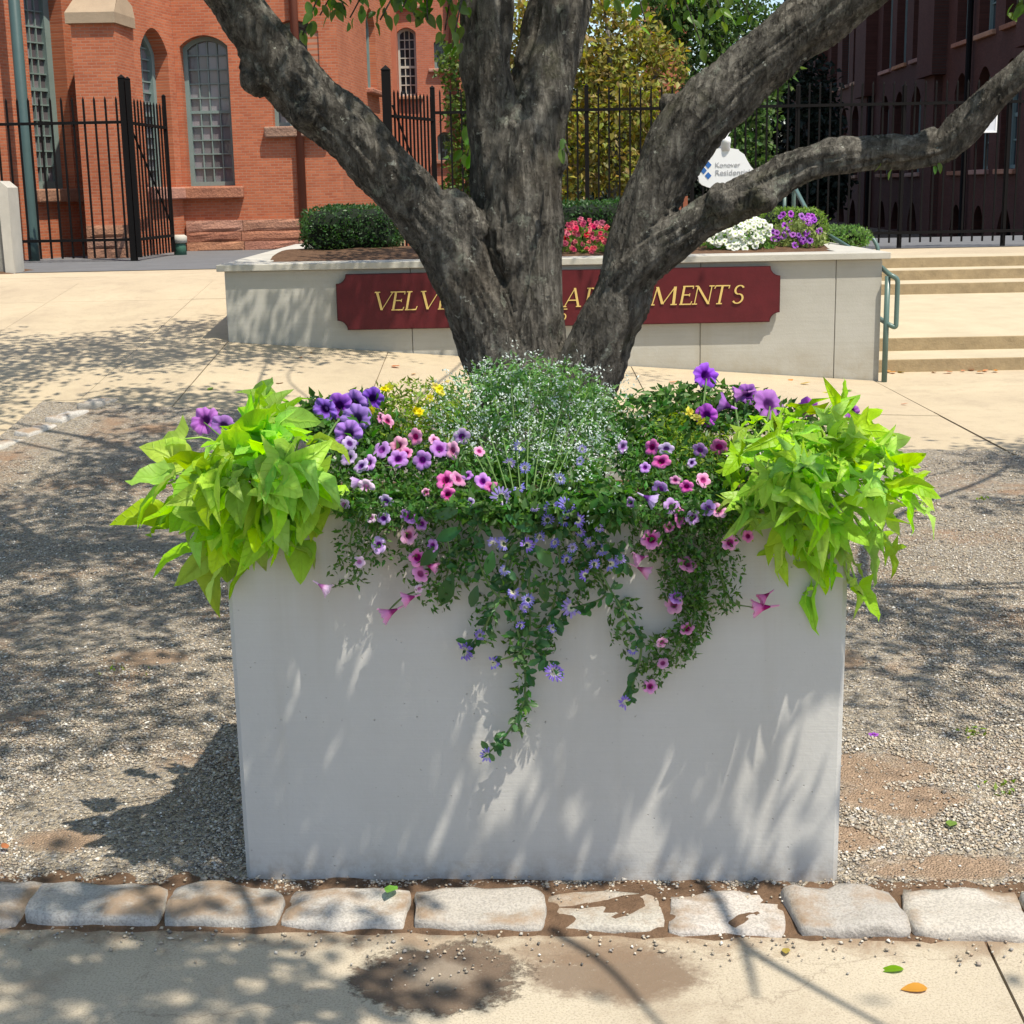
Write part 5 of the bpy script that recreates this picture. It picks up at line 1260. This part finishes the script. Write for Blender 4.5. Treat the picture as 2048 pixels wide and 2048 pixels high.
def strandleaves(parent, pth, n, size=(.016, .03), meshes=None, spread=10):
    sp__ = spline(pth, 10)
    for k in range(n):
        i = int(U(0, len(sp__)-1)); px, py = sp__[i]; p = surf(px+U(-spread, spread)*.3, py+U(-4, 4), U(-.015, .004))
        d = Vector((U(-1, 1), U(-.7, .1), U(-.8, .5))); Mx = frame(p, d, Vector((U(-.4, .4), -.7, U(.1, .9)))) @ Matrix.Scale(U(*size), 4)
        put('leaf', (meshes or TRL)[k % 3], parent, Mx)

# ---- lime sweet potato vines at both ends
HEART = [(0, 0), (.11, -.06), (.27, -.05), (.37, .08), (.39, .24), (.35, .44), (.24, .66), (.10, .88), (0, 1)]
LOBE3 = [(0, 0), (.12, -.08), (.30, -.12), (.56, -.02), (.38, .13), (.25, .24), (.27, .44), (.20, .68), (.08, .9), (0, 1.0)]
LOBE5 = [(0, 0), (.13, -.14), (.42, -.24), (.22, .02), (.56, .10), (.68, .24), (.28, .24), (.16, .34), (.215, .58), (.11, .84), (0, 1.06)]
VLS = [leafshape(h_, fo, cu_, .22, s_*3.7, M['vine']) for s_, (h_, fo, cu_) in enumerate(((HEART, .35, .5), (HEART, .6, .9), (LOBE3, .3, .5), (LOBE3, .5, .9), (LOBE5, .2, .5), (LOBE5, .45, .8), (HEART, .15, -.3), (LOBE3, .1, -.3)))]
def vine(label, cx_, cy_, rx, ry, n, root, extra, mix, sz=(.050, .118)):
    r0 = surf(*root, .12); t = thing('sweet_potato_vine', label, 'plant', (r0.x, r0.y, PH-.06), 'lime trailing vines at the planter ends'); st = []
    pts_ = []
    k = 0
    while k < n:
        a = U(0, 6.283); q = U(0, 1)**.55; px, py = cx_+rx*q*math.cos(a), cy_+ry*q*math.sin(a)
        if cx_ < 1024 and (py < 995-(px-280)*.72 if px < 470 else py < 858-(px-470)*1.6) and px < 530: continue
        pts_.append((px, py, q, a)); k += 1
    pts_ += [(x, y, 1.0, math.atan2(y-cy_, x-cx_)) for x, y in extra]
    for px, py, q, a in pts_:
        x = atY(px, py, 3.05).x; yf = YF_(x); bulge = math.sqrt(max(0, 1-q*q)); v_ = (py-cy_)/ry
        y = yf-.03-.15*bulge+(.24*(-v_) if v_ < 0 else .03*v_)+U(-.035, .10)
        if py > 990 and PL.x-.02 < x < PR.x+.02: y = min(y, yf-.012)
        p = atY(px, py, y)
        o = Vector((math.cos(a)*q, -.3-.3*bulge, -math.sin(a)*q*.95-.06))
        d = o.normalized()+rv()*.62+Vector((math.copysign(.3, cx_-root[0]) if False else (.45 if cx_ > 1024 else -.45)*U(-.1, 1), 0, 0)); d.z -= .02
        nrm = Vector((math.cos(a)*.3, -.42, .9))+rv()*.7
        L = U(*sz)*(1 if q < .8 else .9)
        p0 = p-d.normalized()*L*.45
        Mx = frame(p0, d, nrm) @ Matrix.Rotation(U(-.35, .35), 4, 'Y') @ Matrix.Diagonal((L*U(.72, 1.05), L, L*U(.6, 1.5), 1))
        put('leaf', VLS[random.choice(mix)], t, Mx)
        b = Vector((r0.x+(p0.x-r0.x)*.45, r0.y+(p0.y-r0.y)*.3, max(p0.z, PH)*.5+PH*.5+.02*U(-1, 1)))
        st.append(tube(spline([tuple(b), tuple((b+p0)/2+Vector((0, -.01, .03))), tuple(p0)], 3), .0022, 5))
    V, Fc = join(*st); put('stems', mesh('stems', V, Fc, M['vstem'], True), t); return t
vine('lime green trailing vine spilling over the planter left end', 474, 945, 186, 166, 150, (560, 960),
     [(525, 790), (548, 810), (280, 1030), (305, 960), (330, 905), (430, 1155), (395, 1130), (350, 1110), (455, 1140), (680, 900), (690, 1005), (605, 1090), (640, 960), (335, 880), (300, 1000), (480, 1150), (425, 1165), (600, 1120)], (0, 0, 1, 1, 2, 3, 6, 6, 4), (.058, .128))
vine('lime green trailing vine spilling over the planter right end', 1645, 965, 195, 160, 175, (1560, 950),
     [(1690, 780), (1670, 800), (1860, 1035), (1840, 980), (1800, 920), (1770, 1090), (1750, 1130), (1715, 1190), (1740, 1200), (1610, 1200), (1620, 1215), (1650, 1160), (1630, 1140), (1560, 1120), (1480, 870), (1500, 840), (1520, 990), (1545, 1010), (1590, 1060), (1720, 1140), (1790, 1120)], (0, 2, 2, 3, 3, 4, 4, 5, 5, 7), (.045, .098))
v0 = [(1480, 1090), (1520, 1130), (1560, 1160), (1620, 1180)]; 
# ---- the flowering plants
def plant(name, label, px, py, group=None):
    p = surf(px, py, .1); return thing(name, label, 'plant', (p.x, p.y, PH-.06), group)
eu = plant('white_euphorbia', 'airy cushion of tiny white bracts at the planter centre', 1060, 900)
E_ = [(1060, 850, 190, 100), (1000, 800, 130, 70), (1110, 800, 120, 70), (1050, 755, 110, 45), (960, 870, 110, 60), (1160, 880, 90, 70), (1200, 830, 60, 60), (1060, 930, 150, 40), (900, 830, 60, 50)]
fill(eu, E_, 6200, .021, M['euleaf'], wid=.28, thick=.14, up=.5, out=.3)
P = []
for e_ in [(1060, 810, 195, 100), (1050, 740, 120, 36), (970, 810, 130, 70), (1150, 830, 100, 80), (1040, 850, 180, 60), (1190, 960, 40, 80), (1160, 900, 90, 60), (905, 815, 60, 50)]:
    for _ in range(int(e_[2]*e_[3]/58)):
        a = U(0, 6.283); q = U(0, 1)**.5*1.12*(1+.25*mnoise.noise((math.cos(a)*3, math.sin(a)*3, e_[0]))); px, py = e_[0]+e_[2]*q*math.cos(a), e_[1]+e_[3]*q*math.sin(a); p = surf(px, py, U(-.04, .06))
        for _ in range(int(U(2, 6))): P.append(tuple(Vector(p)+rv()*.006))
P = np.array(P); k = len(P); tag(put('bracts', leafcloud(P, rdir(k), rdir(k, (0, -.6, .6)), rng.uniform(.0045, .009, k), M['bract'], 'bracts', .5), eu), kind='stuff')
strands(eu, [[(1050+dx*.3, 990), (1050+dx*.7, 850), (1050+dx, 735+abs(dx)*.35)] for dx in (-190, -150, -110, -70, -30, 10, 50, 90, 130, 160)], .0016, M['greystem'])

pp = plant('purple_petunia', 'deep purple petunia behind the left lime vine', 690, 870)
fill(pp, [(690, 840, 110, 50), (740, 890, 80, 50), (640, 840, 60, 40)], 1100, .03, M['small'])
for x, y, r_, k in ((408, 839, 30, 'magenta'), (446, 852, 32, 'magenta'), (511, 834, 27, 'magenta'), (677, 812, 30, 'purple'), (708, 806, 32, 'purple'), (711, 836, 34, 'purple'), (696, 868, 30, 'purple'), (746, 798, 26, 'purple'), (650, 818, 26, 'purple')):
    bloom(pp, k, x, y, r_, Vector((U(-.3, .3), -1, U(.2, .7))))
strands(pp, [[(600, 920), (500, 880), (440, 856)], [(640, 900), (670, 850), (690, 830)], [(600, 930), (470, 890), (408, 845)]], .0026)
pq = plant('purple_petunia', 'magenta purple petunia behind the right lime vine', 1480, 850)
fill(pq, [(1400, 810, 110, 48), (1330, 830, 110, 55), (1480, 825, 90, 40), (1570, 840, 80, 36), (1300, 880, 90, 50)], 2300, .024, M['small'])
for x, y, r_, k in ((1413, 750, 28, 'purple'), (1539, 808, 34, 'magenta'), (1497, 787, 26, 'magenta'), (1413, 831, 26, 'magenta'), (1615, 814, 22, 'magenta'), (1705, 823, 20, 'magenta')): bloom(pq, k, x, y, r_, Vector((U(-.3, .6), -1, U(.1, .6))))
bloom(pq, 'magenta', 1437, 806, 24, side=True); bloom(pq, 'magenta', 1468, 790, 20, side=True)
strands(pq, [[(1400, 860), (1408, 800), (1413, 758)], [(1480, 870), (1470, 800), (1480, 765)], [(1520, 870), (1535, 840), (1540, 812)]], .0026)
yl = plant('yellow_bidens', 'small yellow flowered plant left of the white cushion', 830, 830)
fill(yl, [(830, 805, 100, 45), (880, 850, 80, 50), (790, 830, 60, 40)], 1500, .018, M['yleaf'], wid=.3)
for x, y in ((768, 778), (778, 774), (871, 774), (878, 780), (839, 825), (833, 820), (745, 820), (884, 787), (860, 795)): bloom(yl, 'yellow', x, y, U(9, 12))
yr = plant('yellow_bidens', 'small yellow flowered plant right of the white cushion', 1390, 880)
fill(yr, [(1390, 870, 75, 45), (1400, 910, 80, 40), (1345, 860, 60, 40)], 1400, .018, M['yleaf'], wid=.3)
for x, y in ((1377, 824), (1400, 841), (1392, 835)): bloom(yr, 'yellow', x, y, U(9, 13))

cl_ = plant('pink_calibrachoa', 'pink and lilac trailing bells left of the planter centre', 800, 950)
fill(cl_, [(790, 930, 150, 75), (705, 960, 70, 70), (890, 950, 90, 70), (790, 1020, 120, 36), (850, 1000, 120, 40)], 5200, .017, M['small'])
fill(cl_, [(720, 1090, 55, 55, .6), (700, 1150, 45, 26, .4), (770, 1080, 60, 50, .6), (880, 1080, 70, 60, .6), (870, 1190, 36, 30, .8), (900, 1130, 50, 60, .4), (835, 1130, 40, 50, .4)], 900, .015, M['small'])
for k, x, y, r_ in (('violet', 763, 899, 21), ('pink', 795, 890, 21), ('pink', 830, 874, 21), ('violet', 797, 917, 21), ('violet', 844, 921, 22), ('violet', 880, 896, 22), ('pink', 904, 901, 21), ('lilac', 924, 874, 18), ('hot', 890, 959, 23), ('pink', 917, 957, 21), ('hot', 897, 990, 17), ('lilac', 696, 914, 19), ('lilac', 721, 932, 19), ('pale', 732, 975, 19), ('pale', 687, 1010, 15), ('lilac', 772, 1003, 18), ('pale', 743, 1035, 12), ('lilac', 766, 1037, 18), ('violet', 819, 1032, 21), ('violet', 844, 1048, 16), ('pink', 819, 1070, 23), ('lilac', 757, 1090, 19), ('violet', 864, 1091, 14), ('pink', 835, 1115, 20), ('hot', 842, 1147, 20), ('pale', 719, 1124, 13), ('pale', 839, 1178, 12), ('pink', 959, 902, 13), ('violet', 965, 962, 20), ('hot', 984, 973, 17), ('pink', 775, 842, 15), ('pink', 760, 835, 13), ('lilac', 700, 886, 16), ('pink', 870, 880, 14), ('violet', 738, 925, 18), ('pink', 812, 905, 15), ('violet', 935, 950, 14), ('pink', 853, 985, 12), ('lilac', 940, 1005, 11)): bloom(cl_, k, x, y, r_)
for k, x, y, r_ in (('pale', 659, 1182, 17), ('pink', 806, 1200, 17), ('pink', 763, 1234, 19), ('pink', 875, 1137, 15), ('lilac', 705, 966, 15)): bloom(cl_, k, x, y, r_, side=True)
strands(cl_, [[(720, 1020), (700, 1090), (720, 1150), (665, 1175)], [(800, 1020), (830, 1110), (845, 1170), (805, 1195), (770, 1228)], [(760, 1020), (745, 1080), (700, 1165)], [(880, 1030), (900, 1110), (885, 1180)]], .002)
cr_ = plant('pink_calibrachoa', 'pink and violet trailing bells right of the planter centre', 1370, 980)
fill(cr_, [(1350, 920, 120, 60), (1330, 990, 105, 60), (1420, 990, 105, 70), (1400, 930, 90, 60)], 5200, .017, M['small'])
fill(cr_, [(1390, 1080, 80, 50, 1), (1370, 1160, 50, 70, 1), (1385, 1240, 36, 50, 1), (1340, 1295, 48, 40, .9), (1300, 1345, 34, 30, .8), (1440, 1130, 50, 45, .4), (1455, 1200, 30, 30, .5), (1420, 1190, 30, 50, .4), (1310, 1080, 60, 40, .6)], 2400, .015, M['small'])
for k, x, y, r_ in (('violet', 1247, 894, 15), ('hot', 1303, 895, 18), ('lilac', 1333, 898, 17), ('hot', 1322, 923, 20), ('hot', 1438, 895, 19), ('violet', 1400, 901, 17), ('violet', 1320, 979, 21), ('pink', 1350, 960, 13), ('hot', 1373, 974, 15), ('pink', 1407, 960, 17), ('violet', 1345, 1012, 20), ('hot', 1362, 1035, 21), ('lilac', 1387, 1035, 19), ('pink', 1437, 1020, 20), ('violet', 1415, 1016, 18), ('pink', 1303, 1077, 23), ('hot', 1375, 1127, 21), ('pink', 1347, 1209, 21), ('violet', 1353, 1193, 18), ('pale', 1480, 994, 20), ('pink', 1461, 1085, 20), ('hot', 1495, 1073, 15), ('pink', 1374, 1257, 16), ('pink', 1325, 1326, 14), ('pink', 1325, 1285, 14), ('pink', 1300, 1372, 18), ('violet', 1290, 935, 13), ('violet', 1260, 1005, 12), ('lilac', 1385, 925, 13), ('hot', 1338, 1055, 13)): bloom(cr_, k, x, y, r_)
for k, x, y, r_ in (('lilac', 1310, 1004, 18), ('pink', 1269, 1119, 18), ('pink', 1300, 1147, 19), ('pink', 1505, 1218, 19), ('hot', 1520, 1200, 15)): bloom(cr_, k, x, y, r_, side=True)
strands(cr_, [[(1380, 1050), (1370, 1140), (1390, 1230), (1350, 1300), (1300, 1370)], [(1440, 1050), (1440, 1130), (1460, 1200), (1505, 1215)], [(1300, 1050), (1290, 1100), (1270, 1120)], [(1400, 1060), (1440, 1150), (1455, 1230)]], .002)

sc = plant('fan_flower', 'blue violet fan flower trailing down the planter front', 1080, 1000)
fill(sc, [(1080, 965, 150, 55), (1110, 1030, 150, 36), (1000, 1010, 100, 40), (1190, 1000, 90, 50)], 2300, .026, M['small'], wid=.5)
S_P = [[(1040, 1040), (1012, 1150), (1035, 1260), (1050, 1340), (1045, 1410), (1012, 1470), (978, 1505)],
       [(1170, 1040), (1200, 1140), (1245, 1220), (1282, 1285), (1268, 1360), (1252, 1405)],
       [(1110, 1040), (1120, 1140), (1098, 1240), (1075, 1290), (1105, 1345)],
       [(1060, 1050), (1020, 1130), (985, 1220), (960, 1270), (930, 1300)],
       [(980, 1030), (950, 1090), (985, 1180), (1040, 1215)], [(1130, 1050), (1175, 1120), (1210, 1190), (1140, 1220), (1105, 1255)],
       [(960, 1030), (930, 1090), (905, 1160)], [(1040, 1060), (1055, 1130), (1060, 1240), (1045, 1300), (985, 1325)], [(1190, 1050), (1225, 1100), (1262, 1135)]]
fill(sc, [(1010, 1150, 46, 60), (1125, 1150, 70, 70), (1040, 1270, 26, 60), (1250, 1250, 34, 60), (1045, 1390, 18, 70), (970, 1240, 30, 50), (1090, 1270, 24, 50), (1200, 1120, 50, 50), (930, 1110, 40, 60)], 1100, .017, M['small'], 'trailing_foliage', wid=.45)
strands(sc, S_P, .0026)
for pth, n in zip(S_P, (70, 52, 50, 42, 30, 36, 20, 40, 22)): strandleaves(sc, pth, n, (.014, .032), None, 26)
BIG = [leafshape([(0, 0), (.09, .12), (.2, .4), (.23, .6), (.15, .82), (0, 1)], .2, .4, .06, s_, M['trail']) for s_ in (7, 8, 9)]
for px, py, dx, dz, L in ((905, 1165, -.35, -1, .075), (880, 1110, -.6, -.6, .06), (925, 1075, -.7, -.3, .06), (1010, 1050, .9, -.4, .075), (955, 1190, -.3, -.9, .05), (1070, 1110, .6, -.8, .06), (985, 1120, -.2, -1, .055), (920, 1040, -1, -.2, .055), (1085, 1180, .1, -1, .05), (1150, 1160, .4, -.9, .05)):
    put('leaf', BIG[int(rng.integers(3))], sc, frame(surf(px, py-20, -.02), Vector((dx, -.15, dz)), Vector((U(-.3, .3), -1, .3))) @ Matrix.Scale(L, 4))
for x, y, r_ in ((1002, 995, 25), (1103, 1012, 19), (1134, 1012, 22), (1126, 1041, 18), (1156, 1041, 17), (1160, 1063, 15), (1008, 1088, 19), (987, 1085, 14), (1053, 1091, 17), (1198, 1054, 12), (1202, 1100, 16), (1220, 1128, 20), (1188, 1127, 15), (1240, 1118, 14), (1133, 1119, 15), (1027, 1184, 18), (1056, 1200, 16), (1143, 1215, 24), (1049, 1215, 14), (1039, 892, 15), (1019, 926, 14), (1050, 936, 13), (1039, 976, 14), (1120, 957, 15), (1164, 898, 12), (1160, 922, 12), (930, 1302, 24), (985, 1325, 20), (1108, 1345, 25), (975, 1510, 18), (1250, 1405, 19), (1105, 1255, 13), (1095, 1040, 15), (1070, 1015, 12), (1080, 1075, 15), (1110, 1085, 14), (1170, 1150, 14), (1010, 1140, 14), (1040, 1250, 13), (1265, 1300, 12), (960, 1270, 13), (1180, 1085, 15), (1145, 1095, 13)):
    bloom(sc, 'fan', x, y, r_, Vector((U(-.5, .5), -1, U(-.3, .6))))

# ================================================================== RAISED BED PLANTING
def hedge(name, label, x0, x1, y0, y1, z0, z1, n, L, mat, cat='hedge', round_=.12, group=None):
    c = Vector(((x0+x1)/2, (y0+y1)/2, z0)); t = thing(name, label, cat, c, group); hx, hy, hz = (x1-x0)/2, (y1-y0)/2, (z1-z0)/2; cz = (z0+z1)/2
    bm = bmesh.new(); bmesh.ops.create_icosphere(bm, subdivisions=4, radius=1)
    for q in bm.verts:
        d = q.co.normalized(); k = (abs(d.x)**4+abs(d.y)**4+abs(d.z)**4)**-.25; k *= 1+.07*mnoise.noise(d*3+c)
        q.co = Vector((c.x+d.x*k*hx*.92, c.y+d.y*k*hy*.92, cz+d.z*k*hz*.92))
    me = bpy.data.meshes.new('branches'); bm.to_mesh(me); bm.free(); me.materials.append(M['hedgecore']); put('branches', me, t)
    d = rng.normal(size=(n, 3)); d /= np.linalg.norm(d, axis=1)[:, None]; k = (np.abs(d)**4).sum(1)**-.25
    nn = np.array([1+.08*mnoise.noise(Vector(q)*3+c)+.05*mnoise.noise(Vector(q)*11) for q in d]); k = k*nn*rng.uniform(.9, 1.05, n)
    P = np.array([c.x, c.y, cz])+d*k[:, None]*np.array([hx, hy, hz]); D = rdir(n, (0, 0, .4))+d*.7; N = d+rng.normal(size=(n, 3))*.5
    tag(put('foliage', leafcloud(P, D, N, rng.uniform(L*.6, L*1.3, n), mat, 'foliage', .55), t), kind='stuff'); return t
def bedx(px, Y): return atY(px, 480, Y).x
def bedz(py, Y, px=1024): return atY(px, py, Y).z
Y1 = 13.1
hedge('box_hedge', 'clipped dark green box hedge left in the raised bed', bedx(612, Y1), bedx(800, Y1), Y1-.45, Y1+.5, hb(0, Y1)-.05, bedz(414, Y1, 700), 5200, .03, M['box_'])
Y1 = 13.3
hedge('box_hedge', 'dark low shrub behind the coral flowers', bedx(1080, Y1), bedx(1330, Y1), Y1-.3, Y1+.4, hb(0, Y1)-.05, bedz(405, Y1, 1200), 4200, .035, M['box_'])
Y1 = 13.4
hedge('light_hedge', 'yellow green clipped hedge behind the white flowers', bedx(1500, Y1), bedx(1645, Y1), Y1-.3, Y1+.3, hb(0, Y1)-.05, bedz(419, Y1, 1580), 3600, .03, M['ygreen'])
Y1 = 14.2
hedge('ground_cover', 'low green ground cover at the right end of the raised bed', bedx(1625, Y1), bedx(1735, Y1)-.06, Y1-.5, Y1+.5, WT-.06, bedz(456, Y1, 1680), 1800, .04, leafmat('cover leaf', (.13, .25, .05), .35, None, .5, .03, .2, .7), 'plant')
FB = {'coral': [petalfan(M['coral'], 6, 0, 6.283, .02, 1, .34, .15, 11, True)], 'whitep': [flowermesh(M['whitep'], 5, .4, .2, .06, 3, 15)], 'magenta': FM['magenta']}
def bedflowers(name, label, kind, cx_, cy_, rx, ry, Y, n, r_px, fn, leaf, hole=None):
    c = atY(cx_, cy_, Y); t = thing(name, label, 'flowers', (c.x, Y, hb(0, Y)))
    s_ = Y/F; P = []
    for _ in range(fn):
        a = U(0, 6.283); q = math.sqrt(U(0, 1)); P.append((c.x+rx*s_*q*math.cos(a), Y+U(-.28, .28), max(hb(0, Y)-.02, c.z-ry*s_*.5+ry*s_*q*math.sin(a)*1.0)))
    P = np.array(P); tag(put('foliage', leafcloud(P, rdir(fn, (0, 0, .5)), rdir(fn, (0, -.5, .7)), rng.uniform(.03, .06, fn), leaf, 'foliage', .5), t), kind='stuff')
    for k in range(n):
        a = U(0, 6.283); q = math.sqrt(U(0, 1)); px, py = cx_+rx*.95*q*math.cos(a), cy_+ry*.9*q*math.sin(a)-ry*.12
        p = atY(px, py, Y-.3+U(0, .45)*(.5-q*math.sin(a)*.5)); r_ = r_px*s_*U(.75, 1.2); z_ = Vector((U(-.6, .6), -1, U(.1, 1))).normalized(); y_ = rv(); x_ = y_.cross(z_).normalized(); y_ = z_.cross(x_)
        Mx = Matrix(((x_.x*r_, y_.x*r_, z_.x*r_, p.x), (x_.y*r_, y_.y*r_, z_.y*r_, p.y), (x_.z*r_, y_.z*r_, z_.z*r_, p.z), (0, 0, 0, 1))); put('flower', FB[kind][0], t, Mx)
bedflowers('coral_geraniums', 'coral pink bedding flowers in the raised bed', 'coral', 1170, 475, 66, 36, 12.3, 70, 6.5, 900, leafmat('bed leaf', (.16, .27, .04), .35))
bedflowers('white_petunias', 'white petunias heaped near the right of the raised bed', 'whitep', 1475, 468, 72, 38, 12.3, 170, 6.5, 900, leafmat('bed leaf b', (.12, .25, .04), .35))
bedflowers('purple_petunias', 'purple petunias beside the white ones in the raised bed', 'magenta', 1590, 462, 55, 38, 12.4, 34, 7, 1200, leafmat('bed leaf c', (.19, .25, .06), .35))

# ================================================================== FALLEN LEAVES AND WEEDS
FL = {k: [leafshape(OV, .35, c_, .12, s_, M[k], 'fallen_leaf') for s_, c_ in ((21, .5), (22, -.4))] for k in ('yleaf_f', 'gleaf_f', 'oleaf_f')}
def fallen(k, p, L, label, group=None, up=None):
    a = U(0, 6.283); o = put('fallen_leaf', FL[k][int(rng.integers(2))], None, Matrix.Translation((p[0], p[1], p[2]+.004)) @ Matrix.Rotation(a, 4, 'Z') @ Matrix.Rotation(U(-.1, .1), 4, 'X') @ Matrix.Rotation(U(-.12, .12), 4, 'Y') @ Matrix.Diagonal((L, L, L*.4, 1))); return tag(o, label, 'leaf', group)
fallen('gleaf_f', atZ(1808, 1942, 0), .05, 'fresh green leaf lying on the front pavement, lower right')
fallen('oleaf_f', atZ(1855, 1980, 0), .05, 'curled tan leaf on the front pavement beside the green leaf')
fallen('gleaf_f', atZ(1905, 1645, .02), .045, 'bright green leaf on the gravel right of the planter')
fallen('oleaf_f', atZ(15, 1700, .02), .03, 'orange leaf on the gravel at the left edge')
fallen('gleaf_f', atZ(788, 1775, .03), .05, 'green leaf caught between planter foot and stones')
fallen('yleaf_f', atZ(1572, 1900, 0), .03, 'small yellow leaf on the pavement below the stones')
CN = {'yleaf_f': 'yellow', 'oleaf_f': 'orange', 'gleaf_f': 'green'}
for k in range(26):
    x, y = U(-2.0, 2.7), U(9.7, 11.25); lk = random.choice(('yleaf_f', 'yleaf_f', 'oleaf_f', 'gleaf_f')); fallen(lk, (x, y, H(x, y)), U(.05, .085), 'small %s fallen leaf on the paving %s of the trunk before the sign wall' % (CN[lk], 'left' if x < 0 else 'right'), 'leaves fallen on the paving')
for k in range(12):
    x, y = U(2.95, 3.9), U(11.7, 11.84); lk = random.choice(('yleaf_f', 'oleaf_f')); fallen(lk, (x, y, .005), U(.05, .09), 'dry %s leaf gathered at the foot of the steps' % CN[lk], 'leaves at the foot of the steps')
for k in range(14):
    x = U(-2, 2.2); y = U(4.5, 8.3)
    if abs(x) < .9: x = 1.2+U(0, .9)
    lk = random.choice(('yleaf_f', 'gleaf_f', 'gleaf_f')); fallen(lk, (x, y, gz(x, y)), U(.04, .07), 'small %s fallen leaf on the gravel %s of the planter' % (CN[lk], 'left' if x < 0 else 'right'), 'leaves fallen on the gravel')
pw = thing('fallen_petunia', 'fallen magenta flower on the gravel right of the planter', 'flower', atZ(1747, 1468, .02))
q = atZ(1747, 1468, .022); put('flower', FM['magenta'][0], pw, Matrix.Translation(q) @ Matrix.Scale(.014, 4))
for k, (px, py, lab) in enumerate(((1940, 1465, 'tiny green weed in the gravel level with the planter middle'), (2000, 1580, 'tiny green weed in the gravel at the right edge'), (290, 1350, 'flat green weed in the gravel left of the planter'), (235, 1350, 'smaller weed in the gravel left of the planter'), (1965, 1000, 'green weed tuft at the back of the right gravel'))):
    p = atZ(px, py, .02); t = thing('weed', lab, 'weed', p); n = 26; P = np.array(p)+rng.normal(size=(n, 3))*np.array([.022, .022, .004]); 
    tag(put('foliage', leafcloud(P, rdir(n, (0, 0, .25)), rdir(n, (0, 0, 1.2)), rng.uniform(.012, .028, n), M['yleaf'], 'foliage', .45), t), kind='stuff')
